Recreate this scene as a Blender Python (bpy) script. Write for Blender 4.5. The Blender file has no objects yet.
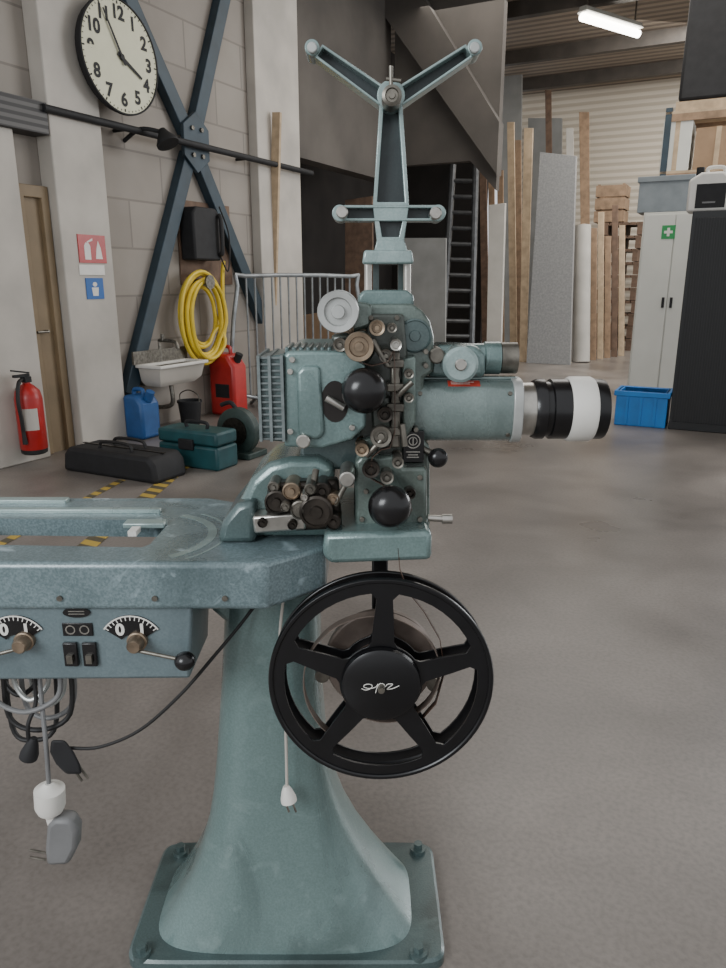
import bpy, bmesh, math, random
from mathutils import Vector, Matrix
from mathutils.geometry import tessellate_polygon
random.seed(11)
S = bpy.context.scene
COL = S.collection
PI = math.pi
H = 1.4
PT = math.radians(15.6)
FP = 730.0
cp, sp = math.cos(PT), math.sin(PT)
AZ = math.radians(27)
DD = Vector((math.sin(AZ), math.cos(AZ), 0))      # along the left wall, away
NN = Vector((math.cos(AZ), -math.sin(AZ), 0))     # out of the left wall, into the room
ZZ = Vector((0, 0, 1))
CAM = Vector((0, 0, H))

# ---------------------------------------------------------------- sight lines (survey of the photograph)
def ray(px, py):
    u = (px - 363) / FP; v = (484 - py) / FP
    return Vector((u, cp + v * sp, -sp + v * cp))
def hit(px, py, n, c):
    d = ray(px, py); t = (c - n.dot(CAM)) / n.dot(d)
    return CAM + d * t
def at(px, py, Y): return hit(px, py, Vector((0, 1, 0)), Y)
def wz(px, py, z): return hit(px, py, ZZ, z)
def mm(py, Y):
    v = (484 - py) / FP
    return Y / (cp + v * sp) / FP
def pp(lst, Y): return [(at(a, b, Y).x, at(a, b, Y).z) for a, b in lst]
WN = NN.dot(Vector((-2.5, 6.3, 0)))               # left wall plane
def ws(px, py, off=0):                            # pixel -> (s, z) on the left wall plane moved into the room by off
    p = hit(px, py, NN, WN + off); return (DD.dot(p), p.z)
def bq(px, py, d):                                # pixel -> (n, z) on a plane across the hall
    p = hit(px, py, DD, d); return (NN.dot(p), p.z)
FR0 = (Vector((0, 0, 0)), Vector((1, 0, 0)), Vector((0, 1, 0)), ZZ)
FW = (NN * WN, DD, -NN, ZZ)                       # wall frame: (along, into wall, up)
FB = (Vector((0, 0, 0)), NN, DD, ZZ)              # hall frame: (across, away, up)

# ---------------------------------------------------------------- materials
def lin(c):
    return tuple(((x / 255) / 12.92 if x / 255 <= .04045 else (((x / 255) + .055) / 1.055) ** 2.4) for x in c) + (1,)
def mat(name, col, rough=.5, metal=0, var=.12, scale=18, bump=0, bscale=None, col2=None, spec=.5, detail=4, p0=.32, p1=.68):
    m = bpy.data.materials.new(name); m.use_nodes = True
    nt = m.node_tree; b = nt.nodes['Principled BSDF']
    b.inputs['Roughness'].default_value = rough; b.inputs['Metallic'].default_value = metal
    b.inputs['Specular IOR Level'].default_value = spec
    tc = nt.nodes.new('ShaderNodeTexCoord'); nz = nt.nodes.new('ShaderNodeTexNoise')
    nz.inputs['Scale'].default_value = scale; nz.inputs['Detail'].default_value = detail
    nt.links.new(tc.outputs['Object'], nz.inputs['Vector'])
    cr = nt.nodes.new('ShaderNodeValToRGB')
    c = lin(col); k = lin(col2) if col2 else None
    cr.color_ramp.elements[0].position = p0; cr.color_ramp.elements[1].position = p1
    cr.color_ramp.elements[0].color = tuple(x * (1 - var) for x in c[:3]) + (1,)
    cr.color_ramp.elements[1].color = k if k else tuple(min(1, x * (1 + var)) for x in c[:3]) + (1,)
    nt.links.new(nz.outputs['Fac'], cr.inputs['Fac']); nt.links.new(cr.outputs['Color'], b.inputs['Base Color'])
    if bump:
        n2 = nt.nodes.new('ShaderNodeTexNoise'); n2.inputs['Scale'].default_value = bscale or scale * 6
        nt.links.new(tc.outputs['Object'], n2.inputs['Vector'])
        bp = nt.nodes.new('ShaderNodeBump'); bp.inputs['Strength'].default_value = bump; bp.inputs['Distance'].default_value = .004
        nt.links.new(n2.outputs['Fac'], bp.inputs['Height']); nt.links.new(bp.outputs['Normal'], b.inputs['Normal'])
    return m
def worn(name, col, dark, light, rough, metal, grain=.3, scuffs=.55, stains=.65):
    """hammered enamel: fine mottling, broad oil stains and pale scuffs"""
    m = bpy.data.materials.new(name); m.use_nodes = True
    nt = m.node_tree; b = nt.nodes['Principled BSDF']; L = nt.links.new
    tc = nt.nodes.new('ShaderNodeTexCoord')
    def nz(sc, det, dist=0, stretch=None):
        n = nt.nodes.new('ShaderNodeTexNoise'); n.inputs['Scale'].default_value = sc; n.inputs['Detail'].default_value = det; n.inputs['Distortion'].default_value = dist
        if stretch:
            mp = nt.nodes.new('ShaderNodeMapping'); mp.inputs['Scale'].default_value = stretch; L(tc.outputs['Object'], mp.inputs[0]); L(mp.outputs[0], n.inputs['Vector'])
        else: L(tc.outputs['Object'], n.inputs['Vector'])
        return n
    def ramp(n, p0, p1, lo=0, hi=1):
        r = nt.nodes.new('ShaderNodeMapRange'); r.inputs['From Min'].default_value = p0; r.inputs['From Max'].default_value = p1
        r.inputs['To Min'].default_value = lo; r.inputs['To Max'].default_value = hi; L(n.outputs['Fac'], r.inputs['Value']); return r
    def mix(f, a, c):
        x = nt.nodes.new('ShaderNodeMixRGB'); L(f.outputs[0], x.inputs[0])
        if isinstance(a, tuple): x.inputs[1].default_value = a
        else: L(a.outputs[0], x.inputs[1])
        x.inputs[2].default_value = c; return x
    fine = nz(240, 2); stain = nz(4.5, 9, .8, (1, 1, .45)); scuff = nz(11, 10, 1.5)
    a = mix(ramp(fine, .35, .7, 0, grain), lin(col), lin(light))
    a = mix(ramp(stain, .48, .68, 0, stains), a, lin(dark))
    a = mix(ramp(scuff, .6, .72, 0, scuffs), a, lin(light))
    L(a.outputs[0], b.inputs['Base Color'])
    rr = ramp(stain, .35, .65, rough + .12, rough - .06); L(rr.outputs[0], b.inputs['Roughness'])
    b.inputs['Metallic'].default_value = metal
    b.inputs['Coat Weight'].default_value = .4; b.inputs['Coat Roughness'].default_value = .14
    bp = nt.nodes.new('ShaderNodeBump'); bp.inputs['Strength'].default_value = .12; bp.inputs['Distance'].default_value = .003
    L(fine.outputs['Fac'], bp.inputs['Height']); L(bp.outputs['Normal'], b.inputs['Normal'])
    return m
M = {}
M['teal'] = worn('teal_hammered_paint', (108, 130, 128), (62, 78, 76), (146, 166, 164), .26, .35, scuffs=.4)
M['head'] = worn('oily_head_paint', (102, 117, 111), (58, 62, 54), (142, 156, 150), .28, .35, stains=.75, scuffs=.4)
M['head_dk'] = worn('oily_dark_casting', (70, 76, 70), (42, 42, 37), (98, 104, 98), .34, .4, stains=.7, scuffs=.3)
M['teal_top'] = worn('worn_teal_paint', (96, 113, 116), (62, 78, 80), (164, 182, 188), .3, .15, scuffs=.95)
M['teal_dk'] = worn('dark_teal_paint', (74, 91, 91), (42, 52, 51), (106, 124, 122), .34, .25, scuffs=.4)  # darker teal enamel for base plate, flange, fins and brackets
M['teal_lt'] = worn('pale_teal_paint', (140, 160, 158), (96, 114, 112), (176, 190, 188), .27, .3, scuffs=.4)
M['cover'] = worn('grey_cover_paint', (118, 133, 130), (84, 98, 95), (150, 164, 161), .27, .35, scuffs=.4)
M['web'] = worn('recess_shade_teal', (34, 44, 46), (22, 30, 31), (50, 62, 63), .5, .1)  # depth shade of the arm recess put into its colour
M['panel'] = worn('blue_grey_panel_paint', (100, 115, 119), (78, 92, 96), (126, 141, 145), .32, .2, scuffs=.4)
M['chrome'] = mat('nickel_metal', (178, 175, 168), .28, .9, .2, 30)
M['steel'] = mat('dull_steel', (116, 112, 104), .38, .8, .35, 40)
M['dksteel'] = mat('oily_dark_steel', (58, 53, 48), .36, .7, .45, 40)
M['brass'] = mat('tarnished_brass', (136, 120, 102), .36, .75, .3, 40)
M['black'] = mat('black_bakelite', (20, 19, 20), .25, 0, .2, 20)
M['blackm'] = mat('black_enamel', (14, 14, 16), .3, 0, .25, 20)
M['blackmatt'] = mat('matt_black', (24, 24, 26), .7, 0, .3, 12)
M['white'] = mat('white_plastic', (215, 212, 205), .45, 0, .05, 10)
M['cream'] = mat('cream_face', (206, 204, 176), .5, 0, .04, 6)
M['red'] = mat('red_paint', (168, 36, 34), .35, 0, .12, 10)
M['redlab'] = mat('red_label', (186, 62, 48), .5, 0, .1, 30)
M['grey'] = mat('grey_plastic', (112, 112, 112), .5, 0, .1, 15)
M['ltgrey'] = mat('light_grey_metal', (172, 174, 171), .36, .4, .1, 30)
M['fin'] = mat('grey_fin_metal', (112, 120, 120), .45, .4, .25, 40)
M['brown'] = mat('brown_film', (74, 56, 46), .35, .1, .3, 25)
M['leather'] = mat('brown_clutch', (108, 96, 88), .5, .3, .25, 25)
M['yellow'] = mat('yellow_hose', (212, 184, 54), .45, 0, .12, 8)
M['blue'] = mat('blue_plastic', (20, 116, 190), .45, 0, .12, 6)
M['bluedk'] = mat('blue_canister', (34, 80, 134), .45, 0, .15, 8)
M['makita'] = mat('tool_teal', (26, 70, 74), .5, 0, .25, 8)
M['bluesteel'] = mat('blue_grey_steel', (44, 60, 70), .5, .1, .2, 5)
M['roofsteel'] = mat('dark_roof_steel', (70, 64, 58), .6, .1, .2, 5)
M['wood'] = mat('pine_wood', (142, 117, 93), .7, 0, .25, 9)
M['woodlt'] = mat('pale_pine', (178, 156, 128), .7, 0, .18, 9)
M['wooddk'] = mat('dark_old_wood', (102, 81, 66), .75, 0, .3, 9)
M['card'] = mat('cardboard', (148, 122, 96), .8, 0, .12, 5)
M['whitepaint'] = mat('white_column_paint', (180, 174, 165), .7, 0, .16, 1.8, detail=9)
M['doorcream'] = mat('dull_brown_door', (130, 112, 86), .6, 0, .15, 3)  # brown for door and frame, tone varied by noise
M['galv'] = mat('galvanised_tube', (140, 144, 146), .4, .6, .2, 12)
M['alu'] = mat('aluminium_ladder', (92, 93, 94), .45, .6, .2, 12)
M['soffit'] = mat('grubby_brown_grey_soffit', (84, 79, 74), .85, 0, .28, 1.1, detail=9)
M['dark'] = mat('opening_shade', (30, 26, 24), .9, 0, .4, 2)  # near-black colour that stands for shade inside openings
M['board'] = mat('speckled_grey_board', (152, 152, 150), .55, 0, .0, 34, col2=(132, 132, 133), detail=8)
M['greyboard'] = mat('grey_sheet', (132, 132, 129), .7, 0, .12, 3)
M['whiteboard'] = mat('offwhite_sheet', (182, 178, 170), .7, 0, .1, 3)
M['locker'] = mat('pale_locker_paint', (202, 202, 194), .45, 0, .04, 3)
M['cabinet'] = mat('black_cabinet_paint', (19, 20, 21), .5, 0, .2, 3)
M['crate'] = mat('grey_crate', (128, 136, 140), .5, 0, .1, 8)
M['green'] = mat('first_aid_green', (30, 140, 74), .5, 0, .05, 8)
M['signblue'] = mat('sign_blue', (34, 92, 160), .5, 0, .05, 8)
M['rubber'] = mat('black_rubber', (26, 25, 25), .6, 0, .2, 30)
M['greencase'] = mat('saw_green', (44, 60, 56), .5, .1, .2, 20)

def floor_mat():
    m = bpy.data.materials.new('concrete_floor'); m.use_nodes = True
    nt = m.node_tree; b = nt.nodes['Principled BSDF']; L = nt.links.new
    tc = nt.nodes.new('ShaderNodeTexCoord')
    def noise(sc, det, dist=0):
        n = nt.nodes.new('ShaderNodeTexNoise'); n.inputs['Scale'].default_value = sc; n.inputs['Detail'].default_value = det
        n.inputs['Distortion'].default_value = dist; L(tc.outputs['Object'], n.inputs['Vector']); return n
    a = noise(.7, 11, .6); c = noise(70, 5); e = noise(1.6, 11, .5)
    r = nt.nodes.new('ShaderNodeValToRGB'); r.color_ramp.elements[0].position = .3; r.color_ramp.elements[1].position = .72
    r.color_ramp.elements[0].color = lin((110, 104, 99)); r.color_ramp.elements[1].color = lin((146, 138, 131))
    L(a.outputs['Fac'], r.inputs['Fac'])
    r2 = nt.nodes.new('ShaderNodeValToRGB'); r2.color_ramp.elements[0].position = .3; r2.color_ramp.elements[1].position = .62
    r2.color_ramp.elements[0].color = (.55, .54, .54, 1); r2.color_ramp.elements[1].color = (1, 1, 1, 1)
    L(e.outputs['Fac'], r2.inputs['Fac'])
    mx = nt.nodes.new('ShaderNodeMixRGB'); mx.blend_type = 'MULTIPLY'; mx.inputs[0].default_value = .7
    L(r.outputs[0], mx.inputs[1]); L(r2.outputs[0], mx.inputs[2])
    r3 = nt.nodes.new('ShaderNodeValToRGB'); r3.color_ramp.elements[0].position = .3; r3.color_ramp.elements[1].position = .6
    r3.color_ramp.elements[0].color = (.7, .7, .7, 1); r3.color_ramp.elements[1].color = (1, 1, 1, 1)
    L(c.outputs['Fac'], r3.inputs['Fac'])
    m2 = nt.nodes.new('ShaderNodeMixRGB'); m2.blend_type = 'MULTIPLY'; m2.inputs[0].default_value = .7
    L(mx.outputs[0], m2.inputs[1]); L(r3.outputs[0], m2.inputs[2]); L(m2.outputs[0], b.inputs['Base Color'])
    rr = nt.nodes.new('ShaderNodeMapRange'); rr.inputs['From Min'].default_value = .3; rr.inputs['From Max'].default_value = .7
    rr.inputs['To Min'].default_value = .26; rr.inputs['To Max'].default_value = .44; L(a.outputs['Fac'], rr.inputs['Value']); L(rr.outputs[0], b.inputs['Roughness'])
    bp = nt.nodes.new('ShaderNodeBump'); bp.inputs['Strength'].default_value = .12; bp.inputs['Distance'].default_value = .003
    L(c.outputs['Fac'], bp.inputs['Height']); L(bp.outputs['Normal'], b.inputs['Normal'])
    return m
M['floor'] = floor_mat()
def block_mat():
    m = bpy.data.materials.new('painted_block_wall'); m.use_nodes = True
    nt = m.node_tree; b = nt.nodes['Principled BSDF']; L = nt.links.new
    tc = nt.nodes.new('ShaderNodeTexCoord'); sx = nt.nodes.new('ShaderNodeSeparateXYZ'); cx = nt.nodes.new('ShaderNodeCombineXYZ')
    L(tc.outputs['Object'], sx.inputs[0]); L(sx.outputs['Y'], cx.inputs['X']); L(sx.outputs['Z'], cx.inputs['Y'])
    br = nt.nodes.new('ShaderNodeTexBrick'); L(cx.outputs[0], br.inputs['Vector'])
    br.inputs['Color1'].default_value = lin((166, 159, 150)); br.inputs['Color2'].default_value = lin((157, 150, 142))
    br.inputs['Mortar'].default_value = lin((140, 133, 126)); br.inputs['Scale'].default_value = 1
    br.inputs['Brick Width'].default_value = .9; br.inputs['Row Height'].default_value = .42; br.inputs['Mortar Size'].default_value = .01
    nz = nt.nodes.new('ShaderNodeTexNoise'); nz.inputs['Scale'].default_value = 1.6; nz.inputs['Detail'].default_value = 9
    L(tc.outputs['Object'], nz.inputs['Vector'])
    r = nt.nodes.new('ShaderNodeValToRGB'); r.color_ramp.elements[0].position = .3; r.color_ramp.elements[0].color = (.66, .64, .62, 1)
    L(nz.outputs['Fac'], r.inputs['Fac'])
    mx = nt.nodes.new('ShaderNodeMixRGB'); mx.blend_type = 'MULTIPLY'; mx.inputs[0].default_value = .75
    L(br.outputs['Color'], mx.inputs[1]); L(r.outputs[0], mx.inputs[2]); L(mx.outputs[0], b.inputs['Base Color'])
    b.inputs['Roughness'].default_value = .8
    return m
M['blocks'] = block_mat()
def stripe_mat(name, c1, c2, scale, axis='X', rough=.6, bump=0, rot=0):
    m = bpy.data.materials.new(name); m.use_nodes = True
    nt = m.node_tree; b = nt.nodes['Principled BSDF']; L = nt.links.new
    tc = nt.nodes.new('ShaderNodeTexCoord'); mp = nt.nodes.new('ShaderNodeMapping'); L(tc.outputs['Object'], mp.inputs[0])
    mp.inputs['Rotation'].default_value = (0, 0, rot)
    w = nt.nodes.new('ShaderNodeTexWave'); w.bands_direction = axis; w.inputs['Scale'].default_value = scale
    L(mp.outputs[0], w.inputs[0])
    r = nt.nodes.new('ShaderNodeValToRGB'); r.color_ramp.elements[0].color = lin(c1); r.color_ramp.elements[1].color = lin(c2)
    r.color_ramp.elements[0].position = .35; r.color_ramp.elements[1].position = .6
    L(w.outputs['Fac'], r.inputs[0]); L(r.outputs[0], b.inputs['Base Color']); b.inputs['Roughness'].default_value = rough
    if bump:
        bp = nt.nodes.new('ShaderNodeBump'); bp.inputs['Strength'].default_value = bump; bp.inputs['Distance'].default_value = .03
        L(w.outputs['Fac'], bp.inputs['Height']); L(bp.outputs['Normal'], b.inputs['Normal'])
    return m
M['corr'] = stripe_mat('corrugated_cladding', (186, 175, 158), (210, 200, 184), 2.2, 'Z', .6, .3)
M['ceiling'] = stripe_mat('corrugated_ceiling', (108, 97, 86), (144, 131, 116), 1.4, 'Y', .7, .3)
M['hazard'] = stripe_mat('faded_hazard_tape', (88, 82, 64), (182, 154, 72), 2.6, 'Y', .6)
M['trunk'] = stripe_mat('ribbed_dark_trunking', (48, 46, 46), (92, 90, 88), 6, 'Z', .6)
M['seamcab'] = stripe_mat('tambour_black', (15, 16, 17), (30, 31, 32), 14, 'X', .5, .2)
def emit(name, col, st):
    m = bpy.data.materials.new(name); m.use_nodes = True
    b = m.node_tree.nodes['Principled BSDF']; b.inputs['Base Color'].default_value = lin(col)
    b.inputs['Emission Color'].default_value = lin(col); b.inputs['Emission Strength'].default_value = st
    return m
M['tube'] = emit('fluorescent_tube', (255, 250, 240), 14)

# ---------------------------------------------------------------- mesh builder
def inside(p, poly):
    x, y = p; c = False; n = len(poly)
    for i in range(n):
        x0, y0 = poly[i]; x1, y1 = poly[i - 1]
        if (y0 > y) != (y1 > y) and x < (x1 - x0) * (y - y0) / (y1 - y0) + x0: c = not c
    return c
RZ = Matrix.Rotation(-AZ, 4, 'Z')
class MB:
    def __init__(s, fr=FR0): s.bm = bmesh.new(); s.fr = fr
    def T(s, a, b, c):
        o, x, y, z = s.fr; return o + x * a + y * b + z * c
    def v(s, p): return s.bm.verts.new(p)
    def face(s, vs):
        try: return s.bm.faces.new(vs)
        except ValueError: return None
    def plate(s, outer, d0, d1, holes=(), plane='xz'):
        f = (lambda a, b, d: s.T(a, d, b)) if plane == 'xz' else (lambda a, b, d: s.T(a, b, d))
        loops = [list(outer)] + [list(h) for h in holes]
        V0 = [[s.v(f(a, b, d0)) for a, b in l] for l in loops]
        V1 = [[s.v(f(a, b, d1)) for a, b in l] for l in loops]
        if holes:
            flat = [q for l in loops for q in l]; F0 = [q for l in V0 for q in l]; F1 = [q for l in V1 for q in l]
            for tri in tessellate_polygon([[Vector((a, b, 0)) for a, b in l] for l in loops]):
                c = (sum(flat[i][0] for i in tri) / 3, sum(flat[i][1] for i in tri) / 3)
                if any(inside(c, h) for h in loops[1:]): continue
                s.face([F0[i] for i in tri]); s.face([F1[i] for i in reversed(tri)])
        else:
            s.face(V0[0]); s.face(list(reversed(V1[0])))
        for l0, l1 in zip(V0, V1):
            n = len(l0)
            for i in range(n): s.face([l0[i], l0[(i + 1) % n], l1[(i + 1) % n], l1[i]])
        return s
    def box(s, x0, x1, y0, y1, z0, z1):
        return s.plate([(x0, z0), (x1, z0), (x1, z1), (x0, z1)], y0, y1)
    def hexa(s, p):
        V = [s.v(q) for q in p]
        for f in ((0, 1, 2, 3), (7, 6, 5, 4), (0, 4, 5, 1), (1, 5, 6, 2), (2, 6, 7, 3), (3, 7, 4, 0)): s.face([V[i] for i in f])
        return s
    def loft(s, rings, closed=False, caps=True):
        R = [[s.v(p) for p in r] for r in rings]; n = len(R[0])
        for a, b in zip(R, R[1:] + ([R[0]] if closed else [])):
            for i in range(n): s.face([a[i], a[(i + 1) % n], b[(i + 1) % n], b[i]])
        if caps and not closed: s.face(list(reversed(R[0]))); s.face(R[-1])
        return s
    def lathe(s, prof, o, ax, seg=32):
        ax = Vector(ax).normalized(); o = Vector(o)
        t = Vector((0, 0, 1)) if abs(ax.z) < .9 else Vector((1, 0, 0))
        e = ax.cross(t).normalized(); g = ax.cross(e)
        rings = [[o + ax * h + (e * math.cos(2 * PI * i / seg) + g * math.sin(2 * PI * i / seg)) * max(r, 1e-5) for i in range(seg)] for h, r in prof]
        return s.loft(rings)
    def cyl(s, p0, p1, r0, r1=None, seg=24):
        p0 = Vector(p0); p1 = Vector(p1); L = (p1 - p0).length
        return s.lathe([(0, r0), (L, r0 if r1 is None else r1)], p0, p1 - p0, seg)
    def sphere(s, c, r, sc=(1, 1, 1), u=24, vv=14):
        bmesh.ops.create_uvsphere(s.bm, u_segments=u, v_segments=vv, radius=r, matrix=Matrix.Translation(c) @ Matrix.Diagonal((*sc, 1)))
        return s
    def sweep(s, pts, r, seg=10, closed=False, smooth=6):
        pts = [Vector(p) for p in pts]
        if smooth and len(pts) > 2:
            n = len(pts); out = []
            rng = range(n) if closed else range(n - 1)
            for i in rng:
                a = pts[(i - 1) % n] if closed else pts[max(i - 1, 0)]; b = pts[i]; c = pts[(i + 1) % n]
                d = pts[(i + 2) % n] if closed else pts[min(i + 2, n - 1)]
                for k in range(smooth):
                    t = k / smooth
                    out.append(.5 * ((2 * b) + (c - a) * t + (2 * a - 5 * b + 4 * c - d) * t * t + (3 * b - a - 3 * c + d) * t ** 3))
            if not closed: out.append(pts[-1])
            pts = out
        n = len(pts); up = None; rings = []
        for i, p in enumerate(pts):
            tn = (pts[(i + 1) % n] - pts[i - 1]) if closed else (pts[min(i + 1, n - 1)] - pts[max(i - 1, 0)])
            tn.normalize()
            if up is None:
                up = tn.orthogonal().normalized()
            up = (up - tn * up.dot(tn)); up = up.normalized() if up.length > 1e-6 else tn.orthogonal().normalized()
            sd = tn.cross(up)
            rings.append([p + (up * math.cos(2 * PI * k / seg) + sd * math.sin(2 * PI * k / seg)) * r for k in range(seg)])
        return s.loft(rings, closed)
    def ribbon(s, pts, w, th=.0006):
        w = Vector(w); pts = [Vector(p) for p in pts]; rings = []
        for i, p in enumerate(pts):
            tn = (pts[min(i + 1, len(pts) - 1)] - pts[max(i - 1, 0)]).normalized(); nn = tn.cross(w).normalized() * th
            rings.append([p - nn, p + nn, p + nn + w, p - nn + w])
        return s.loft(rings)
    def text(s, body, o, ex, ez, size, bold=0):
        cu = bpy.data.curves.new('t', 'FONT'); cu.body = body; cu.size = size; cu.align_x = 'CENTER'; cu.align_y = 'CENTER'; cu.offset = bold
        ob = bpy.data.objects.new('t', cu); COL.objects.link(ob)
        dg = bpy.context.evaluated_depsgraph_get(); dg.update()
        me = bpy.data.meshes.new_from_object(ob.evaluated_get(dg))
        ex = Vector(ex); ez = Vector(ez); en = ex.cross(ez)
        mt = Matrix((ex, ez, en)).transposed().to_4x4(); mt.translation = Vector(o)
        me.transform(mt); s.bm.from_mesh(me)
        bpy.data.objects.remove(ob); bpy.data.curves.remove(cu); bpy.data.meshes.remove(me)
        return s
    def build(s, name, m, parent=None, bevel=0, sharp=35, seg=2, hall=None):
        bmesh.ops.recalc_face_normals(s.bm, faces=s.bm.faces[:])
        me = bpy.data.meshes.new(name); s.bm.to_mesh(me); s.bm.free()
        me.materials.append(M[m] if isinstance(m, str) else m)
        o = bpy.data.objects.new(name, me); COL.objects.link(o)
        if parent is None:
            if hall is None: hall = s.fr is not FR0
            R = RZ if hall else Matrix.Identity(4)
            if hall: me.transform(R.inverted()); o.rotation_euler = (0, 0, -AZ)
            xs = [v.co for v in me.vertices]
            c = Vector(((min(v.x for v in xs) + max(v.x for v in xs)) / 2, (min(v.y for v in xs) + max(v.y for v in xs)) / 2, min(v.z for v in xs)))
            me.transform(Matrix.Translation(-c)); o.location = R @ c
        else:
            q = parent
            while q.parent: q = q.parent
            Mx = Matrix.Translation(q.location) @ q.rotation_euler.to_matrix().to_4x4()
            me.transform(Mx.inverted()); o.parent = parent
        for p in me.polygons: p.use_smooth = True
        me.set_sharp_from_angle(angle=math.radians(sharp))
        if bevel:
            b = o.modifiers.new('bevel', 'BEVEL'); b.width = bevel; b.segments = seg; b.limit_method = 'ANGLE'; b.angle_limit = math.radians(40)
        return o
def tag(o, label=None, cat=None, group=None, kind=None):
    if label: o['label'] = label
    if cat: o['category'] = cat
    if group: o['group'] = group
    if kind: o['kind'] = kind
    return o
def thing(name, label, cat, loc, group=None, hall=True):
    o = bpy.data.objects.new(name, None); COL.objects.link(o); o.location = loc; o.empty_display_size = .1
    if hall: o.rotation_euler = (0, 0, -AZ)
    return tag(o, label, cat, group)
def struct(o): o['kind'] = 'structure'; return o
Y3 = lambda p, dy: Vector((p.x, p.y + dy, p.z))
fb = lambda n, d, z: NN * n + DD * d + ZZ * z

# ================================================================ THE HALL
CZ = 5.45; DB = 18.0
struct(MB(FB).box(-9, 9, -6, 20, -.1, 0).build('floor', 'floor'))
struct(MB(FB).box(-9, 7, 1.5, DB + .2, CZ, CZ + .15).build('ceiling', 'ceiling'))
s_end = ws(299, 200)[0]
struct(MB(FB).box(WN - .25, WN, 1.5, s_end, 0, CZ).build('wall_left', 'blocks'))
struct(MB(FB).box(-5.2, 9, DB, DB + .2, 0, CZ).build('wall_back', 'corr'))
dP = 11.0
# dark partition and sloping stair soffit above the store
zl = bq(400, 166, dP)[1]
nR = bq(500, 100, dP)[0]
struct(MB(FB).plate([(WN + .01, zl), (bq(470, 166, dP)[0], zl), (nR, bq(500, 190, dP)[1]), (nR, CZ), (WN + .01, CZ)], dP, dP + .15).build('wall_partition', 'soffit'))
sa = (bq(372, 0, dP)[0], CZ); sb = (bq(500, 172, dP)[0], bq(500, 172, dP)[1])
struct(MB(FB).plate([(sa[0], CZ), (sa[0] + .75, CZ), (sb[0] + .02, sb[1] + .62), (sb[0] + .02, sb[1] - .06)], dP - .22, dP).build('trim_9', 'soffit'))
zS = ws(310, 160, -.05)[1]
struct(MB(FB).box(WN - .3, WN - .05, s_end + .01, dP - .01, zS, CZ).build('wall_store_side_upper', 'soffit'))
struct(MB(FB).box(WN - 1.5, WN - 1.3, s_end - .5, 14, 0, CZ).build('wall_store_side', 'dark'))  # near-black by colour, to read as the unlit store
struct(MB(FB).box(WN - 1.29, bq(484, 250, 13.8)[0], 13.8, 13.9, 0, 3.9).build('wall_store_back', 'dark'))  # dark sheet added for the void, its shade is only colour
# columns on the left wall
PO = .16
a0 = ws(36, 0, PO)[0]; a1 = ws(90, 0, PO)[0]
struct(MB(FW).box(a0, a1, -PO, 0, 0, CZ).build('trim_1', 'whitepaint', bevel=.01))
c0 = ws(256, 100, .12)[0]; c1 = ws(299, 100, .12)[0]
struct(MB(FW).box(c0, c1, -.12, 0, 0, CZ).build('trim_2', 'whitepaint', bevel=.01))
# white pier and door left of the column
e1 = ws(27, 250, .14)[0]
struct(MB(FW).box(1.8, e1, -.14, 0, 0, ws(10, 128, .14)[1]).build('trim_8', 'whitepaint', bevel=.01))
d0 = e1 + .01; d1 = a0 - .01
zt = ws(45, 187, .05)[1]
dr = MB(FW).box(d0 + .06, d1 - .06, -.04, 0, 0, zt - .08).build('door_1', 'doorcream'); struct(dr)
MB(FW).plate([(d0, 0), (d0, zt), (d1, zt), (d1, 0), (d1 - .07, 0), (d1 - .07, zt - .09), (d0 + .07, zt - .09), (d0 + .07, 0)], -.08, 0).build('door_frame', 'doorcream', dr, bevel=.006)
hp = FW[0] + DD * (d1 - .15) + NN * .04 + ZZ * 1.0
MB().cyl(hp, hp + NN * .05, .012).cyl(hp + NN * .05, hp + NN * .05 - DD * .11, .01).build('door_handle', 'steel', dr)
# dark ribbed trunking left of the column
z0 = ws(5, 126, .18)[1]; z1 = ws(5, 92, .18)[1]
tag(MB(FW).box(1.8, ws(47, 110, .18)[0], -.18, 0, z0, z1).build('cable_trunking', 'trunk', bevel=.004), 'dark ribbed trunking along the wall above the brown door', 'trunking')
# ceiling beams
for i, d in enumerate((9.2, 12.2, 14.6, 16.6)):
    struct(MB(FB).box(WN, 7, d, d + .14, CZ - .22, CZ).build('trim_%d' % ((3, 4, 5, 11)[i]), 'roofsteel'))
# hazard floor tape
def tape(n, pts, w):
    p = [wz(a, b, .002) for a, b in pts]; d = (p[1] - p[0]).normalized(); sd = Vector((-d.y, d.x, 0)) * w
    up = Vector((0, 0, .002))
    o = MB().hexa([p[0] - sd, p[1] - sd, p[1] + sd, p[0] + sd, p[0] - sd + up, p[1] - sd + up, p[1] + sd + up, p[0] + sd + up]).build('trim_%d' % n, 'hazard', hall=True)
    struct(o)
tape(6, [(-60, 668), (184, 466)], .055)
tape(7, [(-30, 560), (122, 480)], .03)

# ---------------------------------------------------------------- clock
co_ = .2
cs, cz = ws(122, 57, co_ + .08)
cr = (ws(121, -2, co_ + .08)[1] - ws(121, 116, co_ + .08)[1]) / 2
cc = FW[0] + DD * cs + ZZ * cz + NN * co_
clock = thing('wall_clock', 'big round wall clock with cream face and black numerals above the pipe', 'clock', cc - ZZ * cr)
MB().lathe([(0, cr * .93), (.05, cr * .975), (.075, cr * .97), (.078, cr * .945), (.07, cr * .94), (.02, cr * .9)], cc, NN, 56).cyl(cc - NN * co_, cc + NN * .02, .08).build('case', 'blackmatt', clock)
dial_o = MB().lathe([(.05, cr * .94), (.068, cr * .94)], cc, NN, 56).build('dial', 'cream', clock)
for h in range(1, 13):
    a = PI / 2 - h * PI / 6
    MB().text(str(h), cc + NN * .071 + (DD * math.cos(a) + ZZ * math.sin(a)) * cr * .72, DD, ZZ, cr * .32, cr * .012).build('numeral', 'blackmatt', dial_o)
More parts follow.
